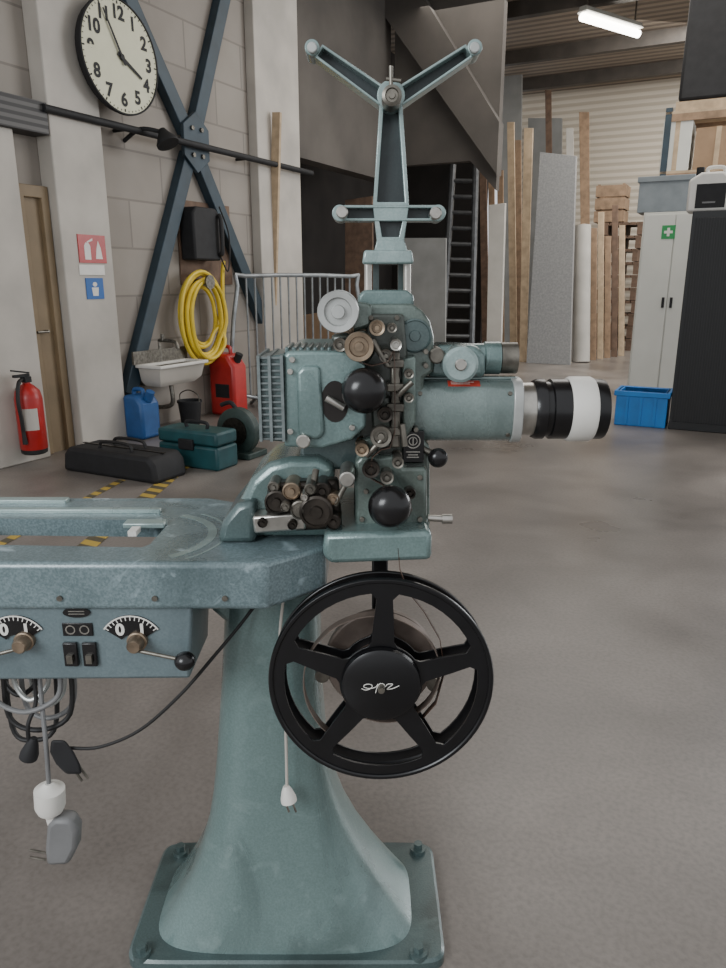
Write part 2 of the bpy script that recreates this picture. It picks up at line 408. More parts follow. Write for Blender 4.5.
for k in range(60):
    t = MB()
    a = k * PI / 30; d = DD * math.cos(a) + ZZ * math.sin(a); e = DD * -math.sin(a) + ZZ * math.cos(a)
    L = .05 if k % 5 == 0 else .03; w = .012 if k % 5 == 0 else .006
    p = cc + NN * .07 + d * cr * .92; q = p - d * cr * L
    t.hexa([p - e * w * cr, p + e * w * cr, q + e * w * cr, q - e * w * cr] + [x + NN * .002 for x in (p - e * w * cr, p + e * w * cr, q + e * w * cr, q - e * w * cr)])
    t.build('minute_mark', 'blackmatt', dial_o)
def hand(ang, L, w, off):
    a = math.radians(90 - ang); d = DD * math.cos(a) + ZZ * math.sin(a); e = DD * -math.sin(a) + ZZ * math.cos(a)
    b = cc + NN * off; p = [b - d * L * .18 - e * w, b - d * L * .18 + e * w, b + d * L + e * w * .6, b + d * L - e * w * .6]
    return MB().hexa(p + [x + NN * .004 for x in p])
hand(118, cr * .56, cr * .035, .076).build('hour_hand', 'blackmatt', clock)
hand(331, cr * .8, cr * .026, .082).build('minute_hand', 'blackmatt', clock)
MB().cyl(cc + NN * .07, cc + NN * .09, cr * .05).build('hand_cap', 'blackmatt', clock)

# ---------------------------------------------------------------- cross brace on the wall
nod = ws(193, 143, .08)
brace = thing('cross_brace', 'dark blue steel cross brace of four bars bolted on the block wall', 'steel brace', FW[0] + DD * nod[0] + ZZ * .3)
for (px, py, ext) in ((130, 0, 1.15), (224, 0, 1.15), (130, 395, 1.0), (250, 285, 1.3)):
    e = ws(px, py, .08); dv = Vector((e[0] - nod[0], e[1] - nod[1])); e2 = (nod[0] + dv.x * ext, nod[1] + dv.y * ext)
    dv.normalize(); pv = Vector((-dv.y, dv.x)) * .075
    st = (nod[0] + dv.x * .12, nod[1] + dv.y * .12)
    MB(FW).plate([(st[0] + pv.x, st[1] + pv.y), (e2[0] + pv.x, e2[1] + pv.y), (e2[0] - pv.x, e2[1] - pv.y), (st[0] - pv.x, st[1] - pv.y)], -.1, 0).build('bar', 'bluesteel', brace, bevel=.008)
MB(FW).plate([(nod[0] + math.cos(k * PI / 3 + .5) * .22, nod[1] + math.sin(k * PI / 3 + .5) * .28) for k in range(6)], -.13, -.09).build('gusset', 'bluesteel', brace, bevel=.006)
for k in range(4):
    p = FW[0] + DD * (nod[0] + (-.07, .07, -.07, .07)[k]) + ZZ * (nod[1] + (-.12, -.12, .12, .12)[k]) + NN * .13
    MB().cyl(p, p + NN * .02, .022, seg=6).build('bolt', 'steel', brace)
# horizontal dark pipe and wall lamp
p0 = ws(110, 124, .19)
pa = FW[0] + NN * .19
MBp = MB().cyl(pa + DD * (a1 - .6) + ZZ * p0[1], pa + DD * s_end + ZZ * p0[1], .03)
for f in (a1 + .3, (a1 + s_end) / 2 + .4, s_end - .3): MBp.cyl(FW[0] + DD * f + ZZ * p0[1], pa + DD * f + ZZ * p0[1], .015, seg=10)
tag(MBp.build('wall_pipe', 'blackmatt', hall=True), 'thin dark horizontal pipe running along the wall under the clock', 'pipe')
lp = ws(150, 138, .3); lc = FW[0] + DD * lp[0] + ZZ * lp[1]
lamp = thing('wall_lamp', 'small black lamp on a bent arm beside the cross brace', 'lamp', lc)
MB().sweep([lc, lc + NN * .2 + ZZ * .08, lc + NN * .35 + ZZ * .06 + DD * .1], .018).build('arm', 'blackmatt', lamp)
MB().lathe([(0, .03), (.04, .05), (.12, .1), (.14, .1)], lc + NN * .35 + ZZ * .08 + DD * .1, NN * .5 - ZZ, 24).build('lamp_shade', 'blackmatt', lamp)
# signs on the column front
def wall_sign(name, label, px0, px1, py0, py1, m):
    off = PO
    A = ws(px0, (py0 + py1) / 2, off)[0]; B = ws(px1, (py0 + py1) / 2, off)[0]
    zz0 = ws((px0 + px1) / 2, py1, off)[1]; zz1 = ws((px0 + px1) / 2, py0, off)[1]
    t = thing(name, label, 'sign', FW[0] + DD * ((A + B) / 2) + NN * off + ZZ * zz0)
    MB(FW).box(A, B, -off - .008, -off, zz0, zz1).build('plate', m, t)
    return t, A, B, zz0, zz1
f0, f1 = -PO - .01, -PO - .008
t, A, B, q0, q1 = wall_sign('fire_sign', 'small red sign with white extinguisher symbol on the white column', 78, 105, 235, 263, 'red')
w = B - A; h = q1 - q0
MB(FW).plate([(A + w * .2, q0 + h * .12), (A + w * .42, q0 + h * .12), (A + w * .42, q0 + h * .6), (A + w * .36, q0 + h * .72), (A + w * .26, q0 + h * .72), (A + w * .2, q0 + h * .6)], f0, f1)\
    .plate([(A + w * .3, q0 + h * .75), (A + w * .52, q0 + h * .88), (A + w * .52, q0 + h * .8), (A + w * .34, q0 + h * .72)], f0, f1)\
    .plate([(A + w * .6, q0 + h * .15), (A + w * .85, q0 + h * .15), (A + w * .8, q0 + h * .55), (A + w * .72, q0 + h * .8), (A + w * .64, q0 + h * .5)], f0, f1).build('symbol', 'white', t)
t, A, B, q0, q1 = wall_sign('instruction_sheet', 'white paper notice under the red extinguisher sign', 79, 104, 265, 275, 'white')
t, A, B, q0, q1 = wall_sign('blue_sign', 'small blue mandatory sign with white figure lower on the column', 86, 103, 278, 299, 'signblue')
w = B - A; h = q1 - q0
MB(FW).plate([(A + w * .35, q0 + h * .15), (A + w * .65, q0 + h * .15), (A + w * .7, q0 + h * .55), (A + w * .3, q0 + h * .55)], f0, f1)\
    .plate([(A + w * (.5 + .13 * math.cos(k)), q0 + h * (.7 + .11 * math.sin(k))) for k in [i * PI / 5 for i in range(10)]], f0, f1).build('symbol', 'white', t)
# fire extinguisher hung on the white pier
es, ez_ = ws(35, 453, .25)
fe = FW[0] + DD * es + NN * .25 + ZZ * ez_
eh = (ws(35, 370, .25)[1] - ez_) / .65
ext = thing('fire_extinguisher', 'red fire extinguisher with black hose hanging by the brown door', 'fire extinguisher', fe)
def E(x, y, z): return fe + (DD * x - NN * y + ZZ * z) * eh
sc_ = lambda pr: [(a * eh, b * eh * 1.12) for a, b in pr]
MB().lathe(sc_([(0, .075), (.01, .088), (.04, .09)]), fe, ZZ).build('foot_ring', 'rubber', ext)
MB().lathe(sc_([(.035, .086), (.045, .092), (.44, .092), (.5, .08), (.54, .045), (.555, .025), (.57, .025)]), fe, ZZ).build('cylinder', 'red', ext)
# small paper label curved around the front of the cylinder
vd = (CAM - fe); av = math.atan2(vd.y, vd.x)
ra1, ra0 = .092 * 1.12 * eh * 1.015, .092 * 1.12 * eh * .99
MB().loft([[fe + Vector((r * math.cos(av + t_), r * math.sin(av + t_), z_ * eh)) for t_, r in [(-.55 + 1.1 * i / 8, ra1) for i in range(9)] + [(.55 - 1.1 * i / 8, ra0) for i in range(9)]] for z_ in (.2, .37)]).build('label_patch', 'whitepaint', ext)
MB().hexa([E(*q) for q in ((-.03, -.03, .565), (.03, -.03, .565), (.03, .03, .565), (-.03, .03, .565), (-.03, -.03, .61), (.03, -.03, .61), (.03, .03, .61), (-.03, .03, .61))]).hexa([E(*q) for q in ((-.11, -.015, .61), (.03, -.015, .6), (.03, .015, .6), (-.11, .015, .61), (-.11, -.015, .63), (.03, -.015, .63), (.03, .015, .63), (-.11, .015, .63))]).build('valve', 'blackmatt', ext, bevel=.004)
MB().hexa([E(*q) for q in ((-.12, -.013, .66), (.03, -.013, .63), (.03, .013, .63), (-.12, .013, .66), (-.12, -.013, .672), (.03, -.013, .642), (.03, .013, .642), (-.12, .013, .672))]).build('lever', 'blackmatt', ext)
MB().sweep([E(*q) for q in ((-.03, 0, .59), (-.1, -.04, .57), (-.14, -.06, .45), (-.13, -.06, .3), (-.12, -.05, .2))], .015 * eh).build('hose', 'rubber', ext)
MB().cyl(E(-.12, -.05, .2), E(-.115, -.05, .1), .014 * eh, .02 * eh).build('nozzle', 'rubber', ext)
MB().cyl(E(0, 0, .5), fe + NN * -.11 + ZZ * .5 * eh, .02).build('wall_hook', 'steel', ext)
# backboard with black device
A, zb = ws(182, 285, .02); B, zt = ws(229, 203, .02)
tag(MB(FW).box(A, B, -.02, 0, zb, ws(206, 203, .02)[1]).build('wooden_backboard', 'wooddk', bevel=.003), 'brown wooden board fixed on the wall behind the black phone box', 'board')
A, zb = ws(191, 260, .14); B, _ = ws(217, 260, .14); zt = ws(205, 208, .14)[1]
ph = thing('wall_phone', 'black rounded wall box hanging on the brown wooden board', 'telephone', FW[0] + DD * ((A + B) / 2) + NN * .02 + ZZ * zb)
MB(FW).plate([(A, zb), (B, zb), (B, zt - .06), (B - .05, zt), (A + .05, zt), (A, zt - .06)], -.2, -.02).build('housing', 'blackmatt', ph, bevel=.02)
q = FW[0] + DD * (B - .03) + NN * .21
MB().sweep([q + ZZ * (zb + .06), q + ZZ * (zb + .1) + NN * .03, q + ZZ * (zt - .12) + NN * .03, q + ZZ * (zt - .06)], .022).build('receiver', 'rubber', ph)
MB().sweep([q + ZZ * (zb + .05), q + DD * .12 + ZZ * (zb - .1), q + DD * .16 + ZZ * (zb + .25), q + DD * .02 + ZZ * (zt + .02)], .008).build('cord', 'rubber', ph)
# yellow hose coil
hs, hz = ws(203, 316, .16)
hs0, hz0 = ws(181, 316, .16); rz = (ws(203, 276, .16)[1] - ws(203, 360, .16)[1]) / 2; rx = (hs - hs0) * .95
hb = FW[0]
hose = thing('garden_hose', 'coiled yellow hose hung on the block wall above the sink', 'hose', hb + DD * hs + ZZ * (hz - rz))
pts = []
for k in range(12 * 9):
    a = k * PI / 6; j = k // 12
    f = 1 - .05 * (j % 7) + .07 * math.sin(j * 2.1)
    pts.append(hb + DD * (hs + math.cos(a) * rx * f + .03 * math.sin(j * 1.7)) + ZZ * (hz + math.sin(a) * rz * f - .03 * (j % 5) * (.6 if math.sin(a) < 0 else .1)) + NN * (.13 + .025 * (j % 5)))
MB().sweep(pts, .021, 8, smooth=3).build('coil', 'yellow', hose)
MB().sweep([pts[-1], hb + DD * (hs + rx * 1.05) + ZZ * (hz + rz * .8) + NN * .17, hb + DD * (hs + rx * 1.25) + ZZ * (hz + rz * 1.3) + NN * .15], .021, 8).build('tail', 'yellow', hose)
p = hb + DD * hs + ZZ * (hz + rz * .8)
MB().cyl(p, p + NN * .26, .03).lathe([(.25, .03), (.26, .07), (.28, .07)], p, NN).build('hook', 'steel', hose)
# sink
A, _ = ws(150, 360, .3); B, _ = ws(199, 360, .3)
zb = ws(178, 385, .36)[1]; zt = ws(178, 363, .36)[1]
sk = thing('wash_basin', 'white wall-hung wash basin with steel tap below the yellow hose', 'sink', FW[0] + DD * ((A + B) / 2) + ZZ * zb)
MB(FW).plate([(A, -.42), (B, -.42), (B, -.11), (A, -.11)], zt - .03, zt, [[(A + .04, -.38), (B - .04, -.38), (B - .04, -.17), (A + .04, -.17)]], plane='xy').build('rim', 'white', sk, bevel=.008)
MB(FW).loft([[FW[0] + DD * x + NN * n + ZZ * z for x, n in ((A + i, .41 - i), (B - i, .41 - i), (B - i, .13), (A + i, .13))] for z, i in ((zt - .02, .02), (zb + .05, .05), (zb, .1))], caps=False).loft([[FW[0] + DD * x + NN * n + ZZ * (zb + .01) for x, n in ((A + .1, .31), (B - .1, .31), (B - .1, .14), (A + .1, .14))], [FW[0] + DD * x + NN * n + ZZ * zb for x, n in ((A + .1, .31), (B - .1, .31), (B - .1, .13), (A + .1, .13))]]).build('bowl', 'whitepaint', sk)
p = FW[0] + DD * ((A + B) / 2) + ZZ * (zt + .2) + NN * .11
MB().sweep([p, p + NN * .1, p + NN * .2 - ZZ * .01, p + NN * .23 - ZZ * .07], .016).cyl(p + NN * .05, p + NN * .05 + ZZ * .06, .02).cyl(p, p - ZZ * .25 + NN * .02, .014).build('tap', 'steel', sk)
MB(FW).box(A - .03, B + .03, -.13, -.11, zt, zt + .12).box(A + .1, A + .16, -.12, 0, zb, zt).box(B - .16, B - .1, -.12, 0, zb, zt).build('splashback', 'steel', sk)
q = FW[0] + DD * ((A + B) / 2)
MB().sweep([q + NN * .22 + ZZ * zb, q + NN * .22 + ZZ * (zb - .2), q + NN * .02 + ZZ * (zb - .25)], .022).build('drain_pipe', 'steel', sk)
# red can, blue canister, bucket
def pxsize(p): return (p - CAM).dot(Vector((0, cp, -sp))) / FP
def canister(name, label, px, py, wp, hp_, dep, m, capm):
    rc = wz(px, py, 0); k = pxsize(rc)
    can = thing(name, label, 'canister', rc)
    w = wp * k; hh = hp_ * k
    rn, rd_ = NN.dot(rc), DD.dot(rc)
    MB(FB).plate([(-w + rn, 0), (w + rn, 0), (w + rn, hh * .8), (w * .45 + rn, hh), (-w + rn, hh)], rd_ - dep, rd_ + dep).build('body', m, can, bevel=.03)
    MB().sweep([rc + NN * (-w * .7) + ZZ * hh * .98, rc + NN * (-w * .6) + ZZ * (hh * 1.1), rc + NN * (w * .2) + ZZ * (hh * 1.1), rc + NN * (w * .3) + ZZ * (hh * .98)], .02).build('handle', m, can)
    p = rc + NN * (w * .75) + ZZ * (hh * .88)
    MB().cyl(p, p + (NN * .5 + ZZ).normalized() * .09, .04).build('cap', capm, can)
    return can, w, hh, rn, rd_
can, w, hh, rn, rd_ = canister('fuel_can', 'tall red plastic canister with black cap standing near the barrier', 230, 414, 15, 60, .12, 'red', 'blackmatt')
MB(FB).box(-w * .5 + rn, w * .6 + rn, rd_ - .123, rd_ - .119, hh * .3, hh * .52).build('sticker', 'blackmatt', can)
canister('water_canister', 'plain blue plastic canister on the floor under the sink', 144, 437, 12, 43, .12, 'bluedk', 'bluedk')
bk = wz(191, 424, 0); k = pxsize(bk)
bu = thing('black_bucket', 'black bucket with wire handle on the floor right of the blue canister', 'bucket', bk)
MB().lathe([(0, 9 * k), (.005, 9.2 * k), (22 * k, 11.5 * k), (22 * k, 12.3 * k), (24 * k, 12.3 * k), (24 * k, 11.2 * k), (4 * k, 8.6 * k), (4 * k, .001)], bk, ZZ).build('pail', 'blackmatt', bu)
MB().sweep([bk + NN * (-12 * k) + ZZ * 23 * k, bk + NN * (-11 * k) + ZZ * 30 * k, bk + ZZ * 34 * k, bk + NN * (11 * k) + ZZ * 30 * k, bk + NN * (12 * k) + ZZ * 23 * k], .006, 6).build('handle', 'steel', bu)
# dark case, teal case, saw
def hallbox(px0, px1, pyt, pyb):
    q = wz((px0 + px1) / 2, pyb, 0); d = DD.dot(q)
    return bq(px0, pyb, d)[0], bq(px1, pyb, d)[0], d, bq((px0 + px1) / 2, pyt, d)[1]
n0, n1, d, z = hallbox(64, 156, 453, 478)
tb = thing('long_tool_bag', 'long low black tool bag lying on the floor left of the teal case', 'tool bag', NN * ((n0 + n1) / 2) + DD * (d + .17))
MB(FB).plate([(n0, 0), (n1, 0), (n1 - .02, z * .7), (n1 - .07, z), (n0 + .07, z), (n0 + .02, z * .7)], d, d + .34).build('body', 'blackmatt', tb, bevel=.03, seg=3)
MB(FB).box(n0 + .06, n1 - .06, d + .16, d + .18, z, z + .006).build('zip', 'dksteel', tb)
q = NN * ((n0 + n1) / 2) + DD * (d + .1) + ZZ * z
for o_ in (0, .14): MB().sweep([q - NN * .16 + DD * o_, q - NN * .12 + ZZ * .05 + DD * o_, q + NN * .12 + ZZ * .05 + DD * o_, q + NN * .16 + DD * o_], .012).build('handle', 'rubber', tb)
n0, n1, d, z = hallbox(160, 218, 431, 468)
tc_ = thing('power_tool_case', 'teal plastic power tool case with black lid latch beside the saw', 'tool case', NN * ((n0 + n1) / 2) + DD * (d + .12))
MB(FB).box(n0, n1, d, d + .26, 0, z * .62).build('body', 'makita', tc_, bevel=.02)
MB(FB).box(n0, n1, d, d + .26, z * .64, z).build('lid', 'makita', tc_, bevel=.02)
MB(FB).box((n0 + n1) / 2 - .07, (n0 + n1) / 2 + .07, d - .02, d + .01, z * .5, z * .78).build('latch', 'blackmatt', tc_, bevel=.006)
q = NN * ((n0 + n1) / 2) + DD * (d + .13) + ZZ * z
MB().sweep([q - NN * .1, q - NN * .09 + ZZ * .045, q + NN * .09 + ZZ * .045, q + NN * .1], .014).build('handle', 'blackmatt', tc_)
sw = wz(240, 456, 0); k = pxsize(sw)
saw = thing('chop_saw', 'dark green chop saw with round blade guard by the tool case', 'saw', sw)
MB(FB).box(NN.dot(sw) - 18 * k, NN.dot(sw) + 20 * k, DD.dot(sw) - .1, DD.dot(sw) + .16, 0, .05).build('base', 'greencase', saw, bevel=.008)
p = sw + ZZ * 26 * k
MB().lathe([(-.05, 10 * k), (-.05, 21 * k), (-.04, 23 * k), (.03, 23 * k), (.04, 21 * k), (.04, 8 * k)], p, DD, 36).build('blade_guard', 'greencase', saw)
MB().lathe([(-.075, 5 * k), (-.075, 14 * k), (-.055, 14 * k), (-.055, 5 * k)], p, DD, 30).build('blade', 'dksteel', saw)
MB().cyl(p, p + DD * .16, .06).build('motor', 'makita', saw)
MB().sweep([p + ZZ * 18 * k, p + ZZ * 27 * k - NN * 8 * k, p + ZZ * 24 * k - NN * 20 * k], .018).build('handle', 'blackmatt', saw)
MB().cyl(sw + ZZ * .04 + DD * .1, p + DD * .08, .03).build('pivot_arm', 'greencase', saw)
# crowd barrier
b0 = wz(243, 409, 0); b1 = wz(357, 396, 0)
bh = hit(243, 276, Vector((0, 1, 0)), b0.y).z
bx = (b1 - b0).normalized(); bw = (b1 - b0).length
br = thing('crowd_barrier', 'galvanised crowd control barrier with many thin upright bars', 'barrier', (b0 + b1) / 2, hall=False)
br.rotation_euler = (0, 0, math.atan2(bx.y, bx.x))
fr = [b0 + ZZ * .16, b0 + ZZ * (bh - .1), b0 + bx * .1 + ZZ * bh, b1 - bx * .1 + ZZ * bh, b1 + ZZ * (bh - .1), b1 + ZZ * .16]
MB().sweep(fr, .024, 10, closed=True, smooth=3).build('frame', 'galv', br)
n = 15
for k in range(1, n):
    p = b0 + bx * bw * k / n
    MB().cyl(p + ZZ * .15, p + ZZ * bh, .011, seg=8).build('upright_bar', 'galv', br)
for e in (.15, .85):
    p = b0 + bx * bw * e; sd = Vector((-bx.y, bx.x, 0))
    MB().sweep([p - sd * .25 + ZZ * .02, p - sd * .22 + ZZ * .03, p - sd * .03 + ZZ * .15, p + sd * .03 + ZZ * .15, p + sd * .22 + ZZ * .03, p + sd * .25 + ZZ * .02], .02, 8).build('foot', 'galv', br)
# leaning things at the back
def lean(name, label, cat, tl, tr, bl, brr, m, d=None, lean_=.35, th=.04, group=None, bevel=.004):
    q = wz((bl[0] + brr[0]) / 2, (bl[1] + brr[1]) / 2, 0); d = DD.dot(q) if d is None else d
    B0 = bq(bl[0], bl[1], d)[0]; B1 = bq(brr[0], brr[1], d)[0]
    T0 = bq(*tl, d + lean_); T1 = bq(*tr, d + lean_)
    o = MB().hexa([fb(B0, d, 0), fb(B1, d, 0), fb(T1[0], d + lean_, T1[1]), fb(T0[0], d + lean_, T0[1]),
                   fb(B0, d + th, 0), fb(B1, d + th, 0), fb(T1[0], d + lean_ + th, T1[1]), fb(T0[0], d + lean_ + th, T0[1])]).build(name, m, bevel=bevel, hall=True)
    return tag(o, label, cat, group)
lean('timber_batten', 'pale pine batten leaning against the white column near the barrier', 'plank', (272, 112), (280, 112), (266, 398), (273, 398), 'woodlt', lean_=.0)
lean('plain_sheet', 'plain grey sheet of board standing behind the projector beside the ladder', 'sheet', (404, 238), (446, 238), (402, 372), (445, 372), 'greyboard')
lean('brown_sheet', 'brown sheet of board in the dark store behind the barrier', 'sheet', (345, 200), (372, 196), (345, 372), (374, 372), 'wooddk', lean_=.15)
lean('cardboard_sheet', 'low light brown cardboard sheet standing behind the barrier bars', 'sheet', (285, 318), (346, 308), (287, 392), (346, 384), 'card', lean_=.1)
g1 = 'planks leaning between the ladder and the speckled board'
lb_ = 'brown plank in the leaning row between ladder and speckled board'
for tl, tr, bl, br2, m in (((479, 150), (486, 150), (482, 358), (489, 358), 'wooddk'), ((507, 122), (514, 122), (510, 360), (517, 360), 'woodlt'), ((497, 170), (503, 170), (498, 356), (504, 356), 'wood'), ((515, 140), (521, 140), (516, 354), (522, 354), 'wood'), ((488, 118), (494, 118), (489, 352), (495, 352), 'wood')):
    lean('timber_plank', lb_, 'plank', tl, tr, bl, br2, m, lean_=.4, group=g1)
lean('wall_panel_offcut', 'off-white narrow panel standing in front of the brown planks', 'sheet', (489, 205), (505, 203), (486, 371), (500, 371), 'whiteboard', th=.08)
lean('tall_grey_sheet', 'tall grey sheet reaching up beside the partition edge', 'sheet', (500, 60), (522, 66), (499, 347), (519, 347), 'greyboard', lean_=.5, th=.06)
lean('wide_grey_sheet', 'wide pale grey sheet standing in the back behind the speckled board', 'sheet', (528, 118), (562, 118), (528, 344), (560, 344), 'greyboard', lean_=.3, th=.06)
lean('timber_plank', 'pale pine plank touching the left edge of the speckled board', 'plank', (524, 128), (533, 128), (519, 362), (526, 362), 'woodlt', lean_=.4)
lean('speckled_board', 'large speckled grey board standing upright beside the wrapped roll', 'board', (540, 152), (576, 156), (526, 366), (570, 362), 'board', lean_=.35, th=.1)
lean('timber_plank', 'long thin brown plank rising high behind the speckled board', 'plank', (545, 90), (551, 90), (548, 348), (554, 348), 'wooddk', lean_=.4)
lean('timber_plank', 'tall brown plank directly behind the wrapped roll', 'plank', (579, 112), (589, 112), (582, 350), (590, 350), 'wood', lean_=.4)
lean('timber_plank', 'pale long plank rising above the right edge of the speckled board', 'plank', (566, 128), (573, 128), (570, 350), (577, 350), 'whiteboard', lean_=.4)
g2 = 'planks leaning on the pallets beside the white locker'
for i, (x, yt, m) in enumerate(((591, 228, 'wood'), (598, 212, 'woodlt'), (605, 236, 'wood'), (612, 205, 'wooddk'), (619, 225, 'woodlt'))):
    lean('timber_plank', 'brown plank in the row leaning on pallets beside the white locker', 'plank', (x, yt), (x + 6, yt), (x - 1, 360 - i), (x + 5, 360 - i), m, lean_=.5, group=g2)
rp = wz(581, 362, 0); rt = hit(582, 226, DD, DD.dot(rp) + .3)
roll = thing('wrapped_roll', 'tall pale wrapped roll standing between the speckled board and pallets', 'roll', rp)
MB().cyl(rp, rt, .15).build('sheet', 'whiteboard', roll)
MB().cyl(rp + (rt - rp) * .98, rt + (rt - rp).normalized() * .03, .06).build('core', 'card', roll)
# ladder
lb0 = wz(441, 366, 0); lb1 = wz(471, 366, 0); d = DD.dot(lb0)
lt0 = hit(453, 165, DD, d + .5); lt1 = hit(476, 165, DD, d + .5)
lad = thing('ladder', 'dark aluminium ladder leaning against the store between panels', 'ladder', (lb0 + lb1) / 2)
for a, b in ((lb0, lt0), (lb1, lt1)): MB().cyl(a, b, .055, seg=8).build('rail', 'alu', lad)
for k in range(1, 13):
    f = k / 13
    MB().cyl(lb0.lerp(lt0, f), lb1.lerp(lt1, f), .035, seg=8).build('rung', 'alu', lad)
# pallets
n0, n1, d, z = hallbox(592, 630, 222, 350)
ph_ = z / 10
def pallet():
    o = MB(FB)
    for i in range(6):
        f = n0 + (n1 - n0) * i / 6
        o.box(f + .01, f + (n1 - n0) / 6 - .01, d, d + .8, ph_ * .8, ph_ * .95)
    for i in range(3):
        f = n0 + (n1 - n0 - .1) * i / 2
        o.box(f, f + .1, d, d + .8, ph_ * .15, ph_ * .8)
        o.box(f, f + .1, d, d + .8, 0, ph_ * .15)
    for y in (d, d + .7): o.box(n0, n1, y, y + .1, ph_ * .74, ph_ * .82)
    return o.build('pallet', 'wooddk')
src = pallet()
for i in range(10):
    o = src if i == 0 else src.copy()
    if i: COL.objects.link(o); o.location = src.location + ZZ * ph_ * i + NN * random.uniform(-.05, .05)
    tag(o, 'brown wooden pallet in the stack behind the leaning planks', 'pallet', 'pallets in the back stack')
A0, zz = bq(594, 214, d); A1 = bq(624, 214, d)[0]
cr_ = thing('wooden_crate', 'brown slatted wooden crate on top of the pallet stack', 'crate', NN * ((A0 + A1) / 2) + DD * (d + .3) + ZZ * z)
ctop = bq(605, 184, d)[1]
for k in range(3):
    f = z + .005 + (ctop - z) * k / 3
    MB(FB).plate([(A0, d), (A1, d), (A1, d + .6), (A0, d + .6)], f, f + (ctop - z) / 3 - .03, [[(A0 + .03, d + .03), (A1 - .03, d + .03), (A1 - .03, d + .57), (A0 + .03, d + .57)]], plane='xy').build('slat_ring', 'wood', cr_)
for x in (A0 + .03, A1 - .08):
    for y in (d + .03, d + .52): MB(FB).box(x, x + .05, y, y + .05, z, ctop).build('corner_post', 'wood', cr_)
# ---------------------------------------------------------------- right: cabinets
n0, n1, d, z = hallbox(626, 692, 212, 398)
lk = thing('white_locker', 'tall off-white two-door steel locker with green first aid sign', 'locker', NN * ((n0 + n1) / 2) + DD * (d + .2))
MB(FB).box(n0, n1, d, d + .5, .0, z).build('body', 'locker', lk, bevel=.006)
mid = (n0 + n1) / 2 - .02
for a, b in ((n0 + .02, mid - .006), (mid + .006, n1 - .02)):
    dd = MB(FB).box(a, b, d - .02, d, .08, z - .03).build('door', 'locker', lk, bevel=.004)
    MB(FB).box(mid + (-.06 if b < mid else .03), mid + (-.03 if b < mid else .06), d - .035, d - .02, z * .5, z * .5 + .12).build('handle', 'blackmatt', dd)
q0 = bq(661, 239, d - .024); q1 = bq(676, 225, d - .024)
sg = thing('first_aid_sign', 'small green sign with white cross stuck on the locker door', 'sign', NN * q0[0] + DD * (d - .022) + ZZ * q0[1])
MB(FB).box(q0[0], q1[0], d - .026, d - .02, q0[1], q1[1]).build('plate', 'green', sg)
w = q1[0] - q0[0]; cx_ = (q0[0] + q1[0]) / 2; cz_ = (q0[1] + q1[1]) / 2
MB(FB).box(cx_ - w * .32, cx_ + w * .32, d - .029, d - .026, cz_ - w * .1, cz_ + w * .1).box(cx_ - w * .1, cx_ + w * .1, d - .0292, d - .026, cz_ - w * .32, cz_ + w * .32).build('cross', 'white', sg)
# grey crate on the locker
g0, g1 = bq(637, 210, d)[0], bq(690, 210, d)[0]; gz = bq(660, 176, d)[1]
gc = thing('storage_crate', 'grey plastic storage crate lying on top of the white locker', 'crate', NN * ((g0 + g1) / 2) + DD * (d + .2) + ZZ * z)
MB(FB).plate([(g0, d), (g1, d), (g1, d + .45), (g0, d + .45)], z, gz - .05, [[(g0 + .02, d + .02), (g1 - .02, d + .02), (g1 - .02, d + .43), (g0 + .02, d + .43)]], plane='xy').box(g0 + .01, g1 - .01, d + .01, d + .44, z, z + .02).build('body', 'crate', gc, bevel=.004)
MB(FB).plate([(g0 - .02, d - .02), (g1 + .02, d - .02), (g1 + .02, d + .47), (g0 - .02, d + .47)], gz - .06, gz, [[(g0 + .02, d + .02), (g1 - .02, d + .02), (g1 - .02, d + .43), (g0 + .02, d + .43)]], plane='xy').build('rim', 'crate', gc, bevel=.004)
# black cabinet
d = DD.dot(wz(668, 429, 0)); n0 = bq(668, 429, d)[0]; n1 = n0 + 1.2; z = bq(668, 212, d)[1]
bc = thing('black_cabinet', 'tall black cabinet with ribbed sliding doors at the right edge', 'cabinet', NN * ((n0 + n1) / 2) + DD * (d + .2))
MB(FB).box(n0, n1, d, d + .45, 0, z).build('body', 'cabinet', bc, bevel=.006)
for a, b in ((n0 + .03, n0 + .595), (n0 + .605, n1 - .03)):
    MB(FB).box(a, b, d - .012, d, .08, z - .06).build('door', 'seamcab', bc, bevel=.003)
MB(FB).box(n0 + .55, n0 + .575, d - .03, d - .01, z * .5, z * .5 + .15).build('handle', 'steel', bc)
# jerry can on the black cabinet
j0, j1 = bq(686, 209, d + .1)[0], bq(729, 209, d + .1)[0]; jz = bq(705, 172, d + .1)[1]
jc = thing('jerry_can', 'white plastic jerry can with dark label on the black cabinet', 'jerry can', NN * ((j0 + j1) / 2) + DD * (d + .2) + ZZ * z)
MB(FB).plate([(j0, z), (j1, z), (j1, jz - .07), (j1 - .08, jz), (j0 + .1, jz), (j0, jz - .06)], d + .1, d + .34).build('body', 'white', jc, bevel=.02)
q = NN * ((j0 + j1) / 2 + .04) + DD * (d + .22) + ZZ * (jz - .005)
MB().sweep([q - NN * .08, q - NN * .07 + ZZ * .05, q + NN * .05 + ZZ * .05, q + NN * .06], .016).build('handle', 'white', jc)
MB().cyl(q - NN * .14 - ZZ * .01, q - NN * .14 + ZZ * .06, .035).build('cap', 'blackmatt', jc)
lb = MB(FB).box(j0 + .07, j1 - .04, d + .094, d + .1, z + .03, jz - .1).build('label_panel', 'blackmatt', jc)
for zz in (.07,): MB(FB).box(j0 + .13, j1 - .12, d + .09, d + .094, z + zz, z + zz + .014).build('label_print', 'grey', lb)
